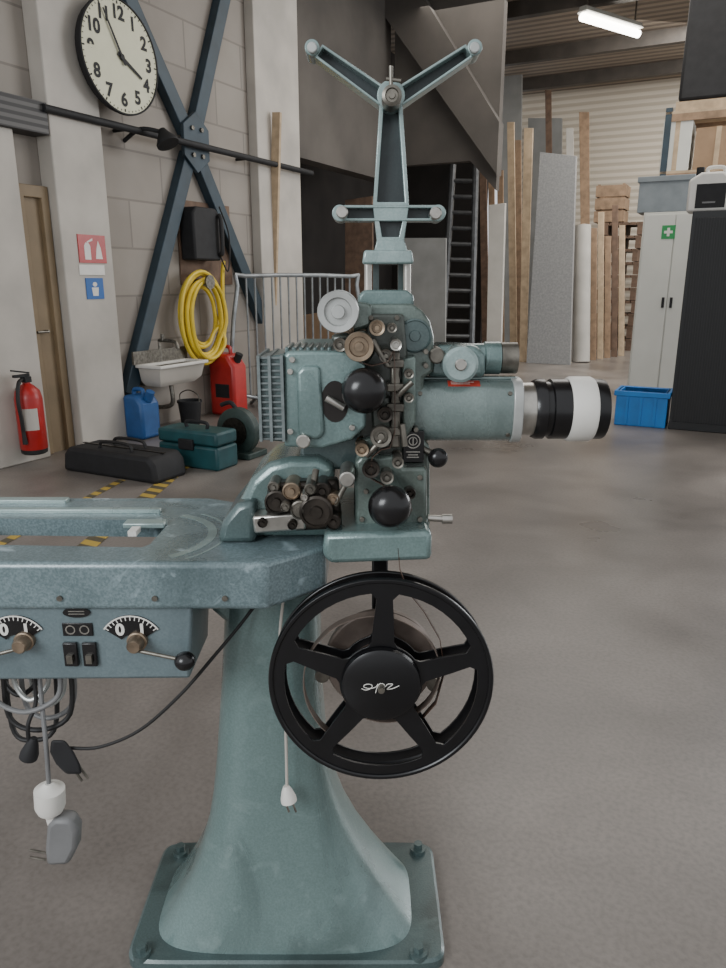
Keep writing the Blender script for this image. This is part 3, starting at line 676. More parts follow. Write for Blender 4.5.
# blue crate on the floor
n0, n1, d, z = hallbox(611, 667, 392, 427)
bcr = thing('blue_crate', 'bright blue open plastic crate on the floor beside the black cabinet', 'crate', NN * ((n0 + n1) / 2) + DD * (d + .2))
MB(FB).plate([(n0 + .02, d + .02), (n1 - .02, d + .02), (n1 - .02, d + .4), (n0 + .02, d + .4)], 0, z, [[(n0 + .05, d + .05), (n1 - .05, d + .05), (n1 - .05, d + .37), (n0 + .05, d + .37)]], plane='xy').box(n0 + .03, n1 - .03, d + .03, d + .39, 0, .02).build('body', 'blue', bcr, bevel=.008)
MB(FB).plate([(n0, d), (n1, d), (n1, d + .42), (n0, d + .42)], z - .05, z, [[(n0 + .05, d + .05), (n1 - .05, d + .05), (n1 - .05, d + .37), (n0 + .05, d + .37)]], plane='xy').build('rim', 'blue', bcr, bevel=.006)
for f in (.25, .5, .75): MB(FB).box(n0 + (n1 - n0) * f - .012, n0 + (n1 - n0) * f + .012, d + .005, d + .03, .02, z - .05).build('rib', 'blue', bcr)
# rack behind the cabinets with its load
rd = 11.2
r0 = bq(657, 200, rd)[0]; r1 = r0 + 2.4
zA = bq(690, 170, rd)[1]; zB = bq(690, 110, rd)[1]
rk = thing('pallet_rack', 'tall storage rack behind the cabinets with loaded wooden shelves', 'rack', NN * ((r0 + r1) / 2) + DD * (rd + .4))
for x in (r0, r1 - .08):
    for y in (rd, rd + .8): MB(FB).box(x, x + .08, y, y + .08, 0, zB + .05).build('upright', 'bluesteel', rk)
for zz in (zA, zB):
    for y in (rd, rd + .8): MB(FB).box(r0 + .08, r1 - .08, y, y + .06, zz - .12, zz - .03).build('beam', 'wood', rk)
    MB(FB).box(r0, r1, rd, rd + .88, zz - .03, zz).build('shelf', 'woodlt', rk)
def carton(label, px0, px1, pyt, zb, m, dep=.6):
    x0, x1 = bq(px0, 150, rd)[0], bq(px1, 150, rd)[0]; zt = bq((px0 + px1) / 2, pyt, rd)[1]
    t = thing('carton', label, 'box', NN * ((x0 + x1) / 2) + DD * (rd + .3) + ZZ * zb)
    MB(FB).box(x0, x1, rd + .02, rd + dep, zb, zt).build('box_body', m, t, bevel=.006)
    MB(FB).box((x0 + x1) / 2 - .03, (x0 + x1) / 2 + .03, rd + .015, rd + dep - .02, zb + .01, zt + .004).build('tape', 'woodlt', t)
carton('white carton on the lower rack shelf left of the brown carton', 661, 690, 120, zA, 'locker')
carton('brown cardboard carton on the lower rack shelf beside the white carton', 694, 740, 126, zA, 'card')
x0 = bq(676, 100, rd)[0]
wl = thing('wrapped_load', 'big black wrapped load stored on the top rack shelf', 'load', NN * (x0 + .8) + DD * (rd + .4) + ZZ * zB)
MB(FB).box(x0, r1 - .1, rd + .05, rd + .8, zB, zB + .12).build('base_board', 'woodlt', wl)
MB(FB).plate([(x0 + .02, zB + .12), (r1 - .12, zB + .12), (r1 - .15, 5.15), (x0 + .04, 5.15)], rd + .03, rd + .8).build('wrapping', 'blackmatt', wl, bevel=.04)
# ceiling light
pL = [wz(582, 17, 5.02), wz(638, 34, 5.02)]
lt = thing('tube_light', 'lit fluorescent tube light hanging under the ceiling', 'light', (pL[0] + pL[1]) / 2, hall=False)
dl = (pL[1] - pL[0]).normalized(); sl = Vector((-dl.y, dl.x, 0)) * .09
lt.rotation_euler = (0, 0, math.atan2(dl.y, dl.x))
MB().hexa([pL[0] - sl + ZZ * .06, pL[1] - sl + ZZ * .06, pL[1] + sl + ZZ * .06, pL[0] + sl + ZZ * .06, pL[0] - sl * .6 + ZZ * .14, pL[1] - sl * .6 + ZZ * .14, pL[1] + sl * .6 + ZZ * .14, pL[0] + sl * .6 + ZZ * .14]).build('housing', 'locker', lt)
MB().cyl(pL[0], pL[1], .055, seg=14).build('tube', 'tube', lt)
for p in pL: MB().cyl(p.lerp((pL[0] + pL[1]) / 2, .15) + ZZ * .13, p.lerp((pL[0] + pL[1]) / 2, .15) + ZZ * .43, .012, seg=8).build('hanger', 'steel', lt)

# ================================================================ THE PROJECTOR
pj = thing('film_projector', 'large vintage teal film projector on a flared cast pedestal', 'film projector', (-.157, 1.374, 0), hall=False)
def part(mb, name, m, par=None, bevel=0, **k): return mb.build(name, m, par or pj, bevel, **k)
def ringse(cx, cy, wx, wy, z, e=4.5, n=56):
    r = []
    for i in range(n):
        a = 2 * PI * i / n; c, s_ = math.cos(a), math.sin(a)
        r.append(Vector((cx + wx * math.copysign(abs(c) ** (2 / e), c), cy + wy * math.copysign(abs(s_) ** (2 / e), s_), z)))
    return r
# pedestal
secs = [(.022, -.458, .112, 1.22, 1.522), (.04, -.445, .098, 1.225, 1.518), (.065, -.428, .08, 1.232, 1.513), (.1, -.406, .055, 1.242, 1.507), (.14, -.384, .028, 1.252, 1.5), (.2, -.358, -.008, 1.262, 1.492),
        (.27, -.337, -.04, 1.27, 1.485), (.34, -.324, -.063, 1.276, 1.48), (.42, -.313, -.078, 1.28, 1.475), (.585, -.295, -.088, 1.285, 1.47), (.77, -.278, -.088, 1.29, 1.465), (.9, -.27, -.088, 1.29, 1.46)]
part(MB().loft([ringse((a + b) / 2, (c + e) / 2, (b - a) / 2, (e - c) / 2, z, 4.4 - 1.2 * min(1, z / .3)) for z, a, b, c, e in secs]), 'pedestal', 'teal', sharp=60)
bpl = part(MB().loft([ringse(-.163, 1.374, .338, .172, z, 14, 64) for z in (0, .02)] + [ringse(-.163, 1.374, .332, .167, .025, 14, 64)]), 'base_plate', 'teal_dk', sharp=30)
for px, py in ((181, 851), (418, 849), (141, 955), (419, 957)):
    p = wz(px, py, .03)
    p.x = max(min(p.x, .14), -.475); p.y = max(min(p.y, 1.52), 1.222)
    MB().cyl((p.x, p.y, .02), (p.x, p.y, .034), .019, seg=24).cyl((p.x, p.y, .034), (p.x, p.y, .048), .011, seg=6).build('bolt', 'teal_dk', bpl)
# table: thin top with a slot, deeper apron along the front and right
zT = .94
F1 = wz(264, 563, zT); F2 = wz(326, 545, zT); F3 = wz(326, 516, zT); F4 = wz(232, 505, zT)
yB = wz(205, 498, zT).y; yF = F1.y
hole = [wz(a, b, zT) for a, b in ((-30, 518), (160, 520), (167, 525), (150, 544), (142, 547), (-30, 544))]
i_ = .006
tb = part(MB().plate([(-1.05, yF + i_), (F1.x - .002, yF + i_), (F2.x - i_, F2.y + .003), (F3.x - i_, F3.y), (F4.x, yB - .03), (F4.x - .06, yB), (-1.05, yB)], zT - .036, zT - .0006,
     [[(p.x, p.y) for p in hole]], plane='xy'), 'table', 'teal_top')
part(MB().plate([(-1.05, yF), (F1.x, yF), (F2.x, F2.y), (F2.x, F3.y), (F2.x - .03, F3.y), (F2.x - .03, F2.y + .012), (F1.x - .012, yF + .03), (-1.05, yF + .03)], zT - .088, zT, plane='xy'), 'table_apron', 'teal_top', bevel=.01, seg=3)
part(MB().plate([(-1.05, yB - .02), (F4.x - .066, yB - .02), (F4.x - .06, yB), (-1.05, yB)], zT - .06, zT, plane='xy'), 'table_back_rim', 'teal_top', bevel=.006)
for (a, b, w_) in (((-30, 512), (160, 513.5), .008), ((-30, 502), (60, 508), .012)):
    p, q = wz(*a, zT), wz(*b, zT)
    MB().box(p.x, q.x, p.y - w_, p.y + w_, zT - .002, zT + .008).build('guide_strip', 'teal_lt', tb, .002)
p = wz(150, 525, zT)
MB().box(p.x - .05, p.x + .03, p.y - .01, p.y + .02, zT - .004, zT + .006).build('bracket', 'teal_lt', tb, .002)
p = wz(133, 530, zT)
MB().box(p.x - .004, p.x + .012, p.y - .02, p.y + .01, zT - .006, zT + .004).build('paper_tag', 'white', tb)
def arcmark(cx, cy, r0_, r1_, a0_, a1_, name='worn_ring'):
    c = wz(cx, cy, zT)
    pr = [(c.x + r0_ * math.cos(a0_ + (a1_ - a0_) * i / 30), c.y + r0_ * math.sin(a0_ + (a1_ - a0_) * i / 30)) for i in range(31)]
    pr += [(c.x + r1_ * math.cos(a1_ - (a1_ - a0_) * i / 30), c.y + r1_ * math.sin(a1_ - (a1_ - a0_) * i / 30)) for i in range(31)]
    MB().plate(pr, zT - .001, zT - .0001, plane='xy').build(name, 'teal_lt', tb)
arcmark(140, 536, .125, .142, -.9, 1.2)
arcmark(140, 536, .158, .163, -.8, 1.0)
for px in (60, 155, 225):
    p = at(px, 598, yF)
    MB().cyl((p.x, yF - .004, p.z), (p.x, yF + .01, p.z), .005, seg=12).build('screw', 'steel', tb)
part(MB().plate(pp([(205, 607), (326, 556), (326, 590), (305, 625), (225, 625)], 1.31), 1.31, 1.45), 'table_bracket', 'teal', bevel=.015)
# control panel
yP = yF + .012
cpn = part(MB().plate(pp([(-60, 604), (192, 606), (190, 679), (-60, 681)], yP), yP, yP + .16), 'control_panel', 'panel', bevel=.006)
def dial(cx, cy):
    o = at(cx, cy, yP); k = mm(cy, yP)
    R0, R1 = 12 * k, 33 * k; a0_, a1_ = math.radians(34), math.radians(146)
    arc = [(o.x + R1 * math.cos(a0_ + (a1_ - a0_) * i / 16), o.z + R1 * math.sin(a0_ + (a1_ - a0_) * i / 16)) for i in range(17)]
    arc += [(o.x + R0 * math.cos(a1_ - (a1_ - a0_) * i / 10), o.z + R0 * math.sin(a1_ - (a1_ - a0_) * i / 10)) for i in range(11)]
    MB().plate(arc, yP - .003, yP + .001).build('dial_plate', 'black', cpn)
    rim = [(o.x + R1 * 1.0 * math.cos(a0_ + (a1_ - a0_) * i / 16), o.z + R1 * 1.0 * math.sin(a0_ + (a1_ - a0_) * i / 16)) for i in range(17)]
    rim += [(o.x + R1 * .955 * math.cos(a1_ - (a1_ - a0_) * i / 16), o.z + R1 * .955 * math.sin(a1_ - (a1_ - a0_) * i / 16)) for i in range(17)]
    MB().plate(rim, yP - .0034, yP - .003).build('dial_edge', 'white', cpn)
    for i in range(13):
        a = a0_ + .06 + (a1_ - a0_ - .12) * i / 12; w_ = .0008
        r_, s_ = R1 * .84, R1 * .96; c, s2 = math.cos(a), math.sin(a)
        MB().plate([(o.x + r_ * c - w_ * s2, o.z + r_ * s2 + w_ * c), (o.x + s_ * c - w_ * s2, o.z + s_ * s2 + w_ * c), (o.x + s_ * c + w_ * s2, o.z + s_ * s2 - w_ * c), (o.x + r_ * c + w_ * s2, o.z + r_ * s2 - w_ * c)], yP - .0038, yP - .003).build('tick', 'white', cpn)
    for ch, a in (('0', math.radians(122)), ('1', math.radians(58))):
        MB().text(ch, (o.x + R1 * .62 * math.cos(a), yP - .0038, o.z + R1 * .62 * math.sin(a)), (1, 0, 0), (0, 0, 1), 17 * k, .7 * k).build('dial_figure', 'white', cpn)
dial(18, 645); dial(133, 645)
def knobY(px, py, rpx, Y0, Y1, m, name, par, prof=None, seg=32, **kw):
    p = at(px, py, Y0); r = rpx * mm(py, Y0); L = Y1 - Y0
    pr = prof or [(0, .0), (0, r * .82), (min(L * .3, r * .15), r), (L, r)]
    return MB().lathe(pr, p, (0, 1, 0), seg).build(name, m, par, **kw)
for px in (18, 133):
    r = 10 * mm(648, yP)
    knobY(px, 648, 10, yP - .03, yP, 'brass', 'selector_knob', cpn, [(0, 0), (0, r * .6), (.003, r * .72), (.02, r * .85), (.021, r), (.03, r)])
p = at(134, 650, yP - .02); q = at(178, 659, yP - .03)
MB().cyl(p, q, .0035).build('lever_rod', 'steel', cpn)
MB().sphere(at(185, 661, yP - .03), .0175, (1.05, 1, .95)).build('lever_ball', 'black', cpn)
MB().cyl(at(14, 650, yP - .02), at(-25, 660, yP - .03), .0035).build('lever_rod', 'steel', cpn)
c = at(77, 612, yP)
MB().plate([(c.x + .024 * math.cos(i * PI / 12), c.z + .0095 * math.sin(i * PI / 12)) for i in range(24)], yP - .003, yP + .001).build('nameplate', 'black', cpn)
for dz in (.0025, -.0025): MB().box(c.x - .014, c.x + .014, yP - .0036, yP - .003, c.z + dz - .0006, c.z + dz + .0006).build('nameplate_line', 'chrome', cpn)
c = at(78, 629, yP); k = mm(629, yP)
MB().box(c.x - 15 * k, c.x + 15 * k, yP - .003, yP + .001, c.z - 7 * k, c.z + 7 * k).build('switch_plate', 'black', cpn, .001)
for sx in (-7, 7):
    MB().plate([(c.x + sx * k + 5 * k * math.cos(i * PI / 8), c.z + 5 * k * math.sin(i * PI / 8)) for i in range(16)], yP - .0037, yP - .003, [[(c.x + sx * k + 3.8 * k * math.cos(i * PI / 8), c.z + 3.8 * k * math.sin(i * PI / 8)) for i in range(16)]]).build('switch_mark', 'chrome', cpn)
for px in (72, 91):
    c = at(px, 653, yP)
    MB().box(c.x - 7 * k, c.x + 7 * k, yP - .008, yP, c.z - 13 * k, c.z + 13 * k).build('rocker_switch', 'black', cpn, .002)
    MB().box(c.x - 3 * k, c.x + 3 * k, yP - .014, yP - .006, c.z - 8 * k, c.z + 1 * k).build('toggle', 'steel', cpn)
# motor hump on the table
mh = part(MB().plate(pp([(238, 538), (240, 500), (250, 480), (268, 464), (290, 458), (318, 458), (334, 466), (336, 538)], 1.27), 1.27, 1.45), 'motor_housing', 'teal', bevel=.016, seg=3)
MB().plate(pp([(216, 544), (222, 522), (236, 505), (256, 500), (256, 544)], 1.245), 1.245, 1.42).build('flange', 'teal_dk', mh, .012)
MB().plate(pp([(252, 517), (304, 513), (306, 530), (254, 534)], 1.225), 1.225, 1.27).build('front_plate', 'chrome', mh, .004)
MB().plate(pp([(268, 484), (338, 480), (342, 530), (296, 532), (264, 512)], 1.24), 1.24, 1.275).build('gear_carrier', 'dksteel', mh, .008)
for px, py, r, y0, m in ((291, 492, 9, 1.21, 'brass'), (316, 513, 17, 1.2, 'dksteel'), (300, 511, 10, 1.205, 'steel'), (322, 492, 9, 1.215, 'dksteel'), (276, 503, 12, 1.215, 'dksteel'), (310, 490, 6, 1.2, 'steel'), (262, 524, 5, 1.215, 'dksteel'), (333, 523, 8, 1.21, 'dksteel'), (292, 526, 5, 1.21, 'dksteel'), (273, 488, 6, 1.22, 'steel'), (333, 500, 6, 1.21, 'brass'), (285, 508, 5, 1.2, 'steel'), (304, 498, 4, 1.195, 'chrome')):
    rr = r * mm(py, y0)
    knobY(px, py, r, y0, 1.27, m, 'gear_wheel', mh, [(0, 0), (0, rr * .35), (.006, rr * .4), (.006, rr * .8), (.002, rr * .85), (.004, rr), (1.27 - y0, rr)])
MB().cyl(at(310, 500, 1.215), at(316, 470, 1.25), .006).cyl(at(335, 505, 1.22), at(348, 480, 1.22), .005).build('linkage', 'steel', mh)
knobY(347, 480, 8, 1.19, 1.27, 'chrome', 'guide_roller', mh)
# head base block
hb_ = part(MB().plate(pp([(324, 534), (432, 531), (432, 561), (330, 565), (322, 556)], 1.2), 1.2, 1.5), 'head_base', 'teal', bevel=.01)
MB().cyl(at(428, 518, 1.26), at(446, 519, 1.26), .006).cyl(at(442, 519, 1.26), at(452, 519, 1.26), .009).build('catch_lever', 'chrome', hb_)
# head
hd = part(MB().plate(pp([(354, 528), (354, 440), (361, 425), (361, 312), (366, 304), (412, 304), (422, 310), (430, 321), (434, 337), (434, 372), (424, 378), (424, 440), (430, 446), (430, 528)], 1.3), 1.3, 1.47), 'projector_head', 'head', bevel=.006)
MB().plate(pp([(355, 546), (355, 462), (361, 456), (400, 456), (404, 468), (427, 468), (427, 546)], 1.25), 1.25, 1.3).build('gear_case', 'head', hd, .006)
MB().plate(pp([(366, 314), (404, 314), (408, 360), (402, 458), (360, 458), (360, 420)], 1.28), 1.28, 1.3).build('film_path_plate', 'head_dk', hd, .005)
MB().plate(pp([(391, 352), (400, 352), (400, 448), (391, 448)], 1.25), 1.25, 1.29).build('film_gate', 'steel', hd, .003)
for py in (360, 384, 404, 428): MB().plate(pp([(387, py), (404, py), (404, py + 8), (387, py + 8)], 1.243), 1.243, 1.27).build('gate_clamp', 'steel', hd, .002)
MB().plate(pp([(370, 402), (390, 396), (392, 448), (376, 454)], 1.255), 1.255, 1.29).build('intermittent_block', 'head_dk', hd, .005)
MB().plate(pp([(401, 360), (416, 356), (416, 422), (403, 444)], 1.262), 1.262, 1.29).build('gate_hinge', 'head', hd, .004)
MB().plate(pp([(358, 440), (374, 436), (380, 462), (366, 470), (356, 462)], 1.258), 1.258, 1.29).build('lower_bracket', 'head', hd, .005)
rr = 17 * mm(336, 1.29)
knobY(415, 336, 17, 1.29, 1.31, 'teal_dk', 'shutter_cover', hd, [(0, 0), (0, rr * .3), (.002, rr * .34), (.002, rr * .85), (0, rr * .9), (.002, rr), (.02, rr)])
def wheel(px, py, r, y0, y1, m, name='roller', par=None):
    rr = r * mm(py, y0); L = y1 - y0
    return knobY(px, py, r, y0, y1, m, name, par or hd, [(0, 0), (0, rr * .3), (.008, rr * .34), (.008, rr * .62), (.001, rr * .68), (0, rr * .96), (.003, rr), (.009, rr), (.011, rr * .85), (L - .01, rr * .85), (L - .008, rr), (L, rr)])
MB().plate(pp([(330, 322), (346, 300), (372, 304), (372, 326), (350, 334)], 1.275), 1.275, 1.32).build('roller_bracket', 'head', hd, .006)
wheel(338, 312, 21, 1.215, 1.28, 'ltgrey', 'feed_roller')
wheel(359, 347, 15, 1.2, 1.29, 'brass', 'sprocket')
wheel(377, 328, 8, 1.22, 1.29, 'brass')
wheel(340, 345, 7, 1.23, 1.29, 'steel')
MB().plate(pp([(330, 336), (366, 330), (376, 352), (368, 364), (340, 358)], 1.265), 1.265, 1.3).build('sprocket_bracket', 'head_dk', hd, .006)
wheel(381, 437, 11, 1.22, 1.29, 'steel', 'sprocket')
wheel(386, 356, 7, 1.23, 1.29, 'steel'); wheel(396, 345, 6, 1.22, 1.29, 'chrome'); wheel(371, 470, 9, 1.22, 1.29, 'dksteel', 'sprocket'); wheel(387, 478, 7, 1.21, 1.27, 'steel')
wheel(362, 450, 7, 1.22, 1.28, 'brass'); wheel(398, 463, 6, 1.22, 1.28, 'steel'); wheel(385, 415, 8, 1.225, 1.28, 'dksteel')
wheel(409, 398, 5, 1.24, 1.28, 'steel'); wheel(409, 374, 5, 1.24, 1.28, 'steel'); wheel(392, 328, 5, 1.24, 1.29, 'steel'); wheel(350, 330, 4, 1.24, 1.29, 'brass'); wheel(410, 494, 6, 1.225, 1.27, 'dksteel')
for a, b, c2, d2, y_ in ((398, 395, 412, 382, 1.24), (372, 340, 388, 366, 1.235), (402, 424, 405, 446, 1.24), (366, 456, 382, 440, 1.23)):
    MB().cyl(at(a, b, y_), at(c2, d2, y_), .0055).build('lever', 'steel', hd)
for px, py in ((371, 318), (397, 318), (366, 492), (420, 478), (362, 520), (420, 520), (410, 510), (416, 430), (406, 428), (426, 352), (426, 366)):
    knobY(px, py, 2.6, 1.243 if py > 470 else 1.272, 1.31, 'steel', 'screw', hd, seg=14)
# film threaded through the head
fpts = [(359, 362), (372, 366), (388, 362), (394, 350), (395, 372), (395, 400), (395, 432), (390, 448), (381, 450), (372, 458), (371, 479), (384, 486), (396, 500), (398, 530), (398, 548)]
sm = []
for i in range(len(fpts) - 1):
    for j in range(4): sm.append(at(fpts[i][0], fpts[i][1], 1.226).lerp(at(fpts[i + 1][0], fpts[i + 1][1], 1.226), j / 4))
MB().ribbon(sm, (0, .012, 0)).build('threaded_film', 'brown', hd)
# black ball knobs
def ball(px, py, r, Y, name, par, back):
    rr = r * mm(py, Y); p = at(px, py, Y)
    return MB().lathe([(-rr * .72, 0), (-rr * .72, rr * .3), (-rr * .62, rr * .58), (-rr * .4, rr * .84), (-rr * .1, rr * .98), (rr * .12, rr), (rr * .35, rr * .88), (rr * .55, rr * .55), (rr * .6, rr * .28), (back - Y, rr * .28)], p, (0, 1, 0), 36).build(name, 'black', par, sharp=50)
ball(364, 391, 23, 1.19, 'inspection_knob', hd, 1.29)
ball(390, 507, 22, 1.185, 'turning_knob', hd, 1.26)
knobY(391, 507, 5, 1.162, 1.175, 'steel', 'knob_cap', hd)
ball(438, 458, 10, 1.27, 'focus_knob', hd, 1.32)
MB().cyl(at(420, 448, 1.3), at(438, 456, 1.29), .006).build('focus_stem', 'steel', hd)
c = at(413, 447, 1.286); k = mm(447, 1.286)
MB().box(c.x - 10 * k, c.x + 11 * k, 1.286, 1.302, c.z - 16 * k, c.z + 16 * k).build('maker_plate', 'black', hd, .001)
for ra_, rb_ in ((7.5, 6.4), (4.4, 3.6)):
    MB().plate([(c.x + ra_ * k * math.cos(i * PI / 12), c.z + 6 * k + ra_ * k * math.sin(i * PI / 12)) for i in range(24)], 1.2852, 1.286, [[(c.x + rb_ * k * math.cos(i * PI / 12), c.z + 6 * k + rb_ * k * math.sin(i * PI / 12)) for i in range(24)]]).build('plate_emblem', 'chrome', hd)
MB().box(c.x - .5 * k, c.x + .5 * k, 1.2852, 1.286, c.z + 2 * k, c.z + 10 * k).build('plate_emblem', 'chrome', hd)
for dz, w_ in ((-5, 7), (-8, 5), (-10.5, 6)): MB().box(c.x - w_ * k, c.x + w_ * k, 1.2852, 1.286, c.z + (dz - .45) * k, c.z + (dz + .45) * k).build('plate_line', 'chrome', hd)
# lamp house
lh = part(MB().plate(pp([(284, 447), (283, 356), (288, 351), (340, 351), (352, 354), (366, 364), (366, 427), (352, 440), (322, 449)], 1.23), 1.23, 1.5), 'lamp_house', 'teal', bevel=.007, seg=3)
MB().plate(pp([(298, 436), (296, 372), (302, 366), (320, 366), (325, 434), (318, 441)], 1.222), 1.222, 1.25).build('side_ridge', 'teal', lh, .008, seg=3)
MB().plate(pp([(260, 440), (260, 358), (284, 354), (284, 442)], 1.232), 1.232, 1.36).build('grille', 'teal_dk', lh, .003)
zt_ = at(260, 358, 1.225).z; zb_ = at(260, 439, 1.225).z; xa, xb = at(258, 400, 1.222).x, at(284, 400, 1.222).x
for i in range(14):
    z_ = zb_ + (zt_ - zb_) * i / 13
    MB().box(xa, xb, 1.226, 1.3, z_ - .0016, z_ + .0016).build('grille_fin', 'fin', lh)
for x_ in (xa, xa + .018, xb - .005): MB().box(x_, x_ + .005, 1.222, 1.362, zb_ - .004, zt_ + .004).build('grille_post', 'fin', lh)
zz = at(300, 352, 1.25).z
for i in range(8):
    x_ = at(286 + i * 7, 352, 1.27).x
    MB().box(x_, x_ + .007, 1.25, 1.36, zz - .012, zz + .008).build('top_fin', 'teal_dk', lh, .002)
c = at(335, 402, 1.226); k = mm(402, 1.226)
MB().plate([(c.x + 14 * k * math.cos(i * PI / 12), c.z + 21 * k * math.sin(i * PI / 12)) for i in range(24)], 1.2285, 1.24).build('port_shade', 'dark', lh)  # flat near-black oval standing for shade inside the open port
MB().cyl(at(326, 398, 1.215), at(344, 408, 1.215), .006).build('arc_control', 'chrome', lh)
knobY(303, 442, 7, 1.212, 1.235, 'chrome', 'latch_button', lh)
for px, py in ((290, 372), (290, 432), (352, 428), (292, 360)): knobY(px, py, 3, 1.222, 1.235, 'chrome', 'screw', lh, seg=14)
part(MB().plate(pp([(300, 470), (300, 444), (340, 440), (362, 434), (362, 470)], 1.3), 1.3, 1.44), 'lamp_house_bracket', 'teal_dk', bevel=.006)
part(MB().lathe([(0, .05), (.03, .03)], at(364, 400, 1.36), (1, 0, 0)), 'light_cone', 'dksteel')
# lens with its rounded sheet cover
yL = 1.345; c = at(413, 409, yL); kx = mm(408, yL) * .965
X = lambda px: (px - 413) * kx * 1.005
def lensring(name, pr, m, par=None): return MB().lathe([(X(a), r * kx) for a, r in pr], c, (1, 0, 0), 48).build(name, m, par or pj)
EC = 3.0
def covpt(x, a, s_=1):
    cs_, sn = math.cos(a), math.sin(a)
    return Vector((c.x + x, c.y + zc_ * .95 * s_ * math.copysign(abs(cs_) ** (2 / EC), cs_), c.z + zc_ * 1.02 * s_ * math.copysign(abs(sn) ** (2 / EC), sn)))
zc_ = 31 * kx
cov = lambda x, s_=1, n=60: [covpt(x, 2 * PI * i / n, s_) for i in range(n)]
lh2 = part(MB().loft([cov(X(410), .97), cov(X(413)), cov(X(514)), cov(X(516), .97)]), 'lens_cover', 'cover', sharp=40)
MB().loft([cov(X(511), 1.05), cov(X(521), 1.05)]).build('front_ring', 'ltgrey', lh2, .002)
lensring('lens_neck', [(515, 27.5), (538, 27.5), (539, 20)], 'chrome', lh2)
lensring('lens_body', [(535, 20), (535, 29), (539, 31), (546, 31), (547, 28.5), (552, 28.5), (553, 31), (571, 31), (571, 20)], 'black', lh2)
lensring('lens_white_ring', [(570, 20), (570, 32), (573, 33.5), (593, 33.5), (596, 32), (596, 20)], 'white', lh2)
lensring('lens_hood', [(595, 20), (595, 31), (606, 31), (608, 30), (608, 26), (600, 24)], 'blackm', lh2)
MB().lathe([(X(598), 0.0001), (X(600), .018), (X(597), .045)], c, (1, 0, 0), 32).build('front_glass', 'black', lh2)
q0, q1 = X(416), X(517)
MB().box(c.x + q0, c.x + q1, yL - .012, yL + .012, c.z + zc_ * 1.0, c.z + zc_ * 1.1).build('top_rail', 'cover', lh2, .002)
def patch(xa_, xb_, a_, b_, s0, s1):
    return MB().loft([[covpt(x_, a_ + (b_ - a_) * i / 6, s1) for i in range(7)] + [covpt(x_, b_ - (b_ - a_) * i / 6, s0) for i in range(7)] for x_ in (xa_, xb_)])
r_ = math.radians
patch(X(446), X(478), r_(106), r_(130), .99, 1.012).build('red_label', 'redlab', lh2)
for a_ in (114, 121): patch(X(449), X(472 if a_ == 114 else 468), r_(a_), r_(a_ + 2), 1.0, 1.018).build('label_line', 'white', lh2)
for px, a_ in ((418, 150), (418, 215), (507, 150), (507, 215)):
    p = covpt(X(px), r_(a_), .98); n_ = Vector((0, p.y - c.y, p.z - c.z)).normalized()
    MB().cyl(p, p + n_ * .003, .004, seg=14).build('screw', 'steel', lh2)
# upper optical unit
uo = part(MB().lathe([(0, .02), (0, .026), (.07, .027), (.072, .03), (.1, .03), (.102, .022), (.125, .022), (.127, .014)], at(445, 358, 1.36), (1, 0, 0), 32), 'upper_lens_unit', 'teal')
MB().plate(pp([(428, 378), (430, 350), (440, 345), (478, 346), (486, 356), (486, 378)], 1.32), 1.32, 1.4).build('mount', 'teal', uo, .01)
knobY(461, 365, 18, 1.275, 1.33, 'teal_lt', 'adjuster_wheel', uo)
knobY(461, 365, 6, 1.268, 1.28, 'chrome', 'adjuster_cap', uo)
knobY(437, 356, 8, 1.29, 1.33, 'steel', 'side_knob', uo)
MB().lathe([(0, .0285), (.03, .0285), (.03, .012)], at(500, 358, 1.36), (1, 0, 0), 32).build('end_collar', 'steel', uo)
# post bracket and Y arm
pb = part(MB().plate(pp([(358, 308), (358, 296), (364, 290), (408, 290), (414, 296), (414, 308)], 1.33), 1.33, 1.44), 'post_base', 'teal', bevel=.005)
for px in (368, 407): MB().cyl(at(px, 294, 1.36), at(px, 258, 1.36), .007).build('post_rod', 'chrome', pb)
MB().plate(pp([(362, 264), (364, 250), (412, 250), (414, 264)], 1.335), 1.335, 1.42).build('post_head', 'teal_lt', pb, .004)
for px in (376, 401): MB().plate(pp([(px - 3, 294), (px - 3, 262), (px + 3, 262), (px + 3, 294)], 1.40), 1.40, 1.415).build('spacer_bar', 'teal_dk', pb)
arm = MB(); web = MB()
def beam(p0, p1, w0, w1, rim, y0=1.35, y1=1.39):
    a, b = Vector(p0), Vector(p1); d = (b - a).normalized(); n = Vector((-d.y, d.x))
    out = [a + n * w0, b + n * w1, b - n * w1, a - n * w0]
    a2, b2 = a + d * rim, b - d * rim
    inn = [a2 + n * (w0 - rim), b2 + n * (w1 - rim), b2 - n * (w1 - rim), a2 - n * (w0 - rim)]
    arm.plate(pp([tuple(q) for q in out], y0), y0, y1, [pp([tuple(q) for q in inn], y0)])
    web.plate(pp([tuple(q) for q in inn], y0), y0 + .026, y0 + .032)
beam((391, 206), (391, 104), 18, 11.5, 4)
beam((388, 100), (318, 50), 9.5, 7.5, 2.7)
beam((394, 100), (470, 50), 9.5, 7.5, 2.7)
beam((344, 213), (438, 213), 8, 8, 2.8)
arm.plate(pp([(373, 205), (409, 205), (404, 242), (377, 242)], 1.352), 1.352, 1.388, [pp([(379, 219), (403, 219), (399, 237), (382, 237)], 1.352)])
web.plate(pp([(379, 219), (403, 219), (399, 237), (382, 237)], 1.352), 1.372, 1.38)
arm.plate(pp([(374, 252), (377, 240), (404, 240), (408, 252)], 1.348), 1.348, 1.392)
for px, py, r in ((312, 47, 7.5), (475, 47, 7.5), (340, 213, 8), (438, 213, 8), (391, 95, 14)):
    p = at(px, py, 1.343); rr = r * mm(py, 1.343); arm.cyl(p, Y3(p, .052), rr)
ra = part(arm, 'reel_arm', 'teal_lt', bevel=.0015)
web.build('web', 'web', ra)
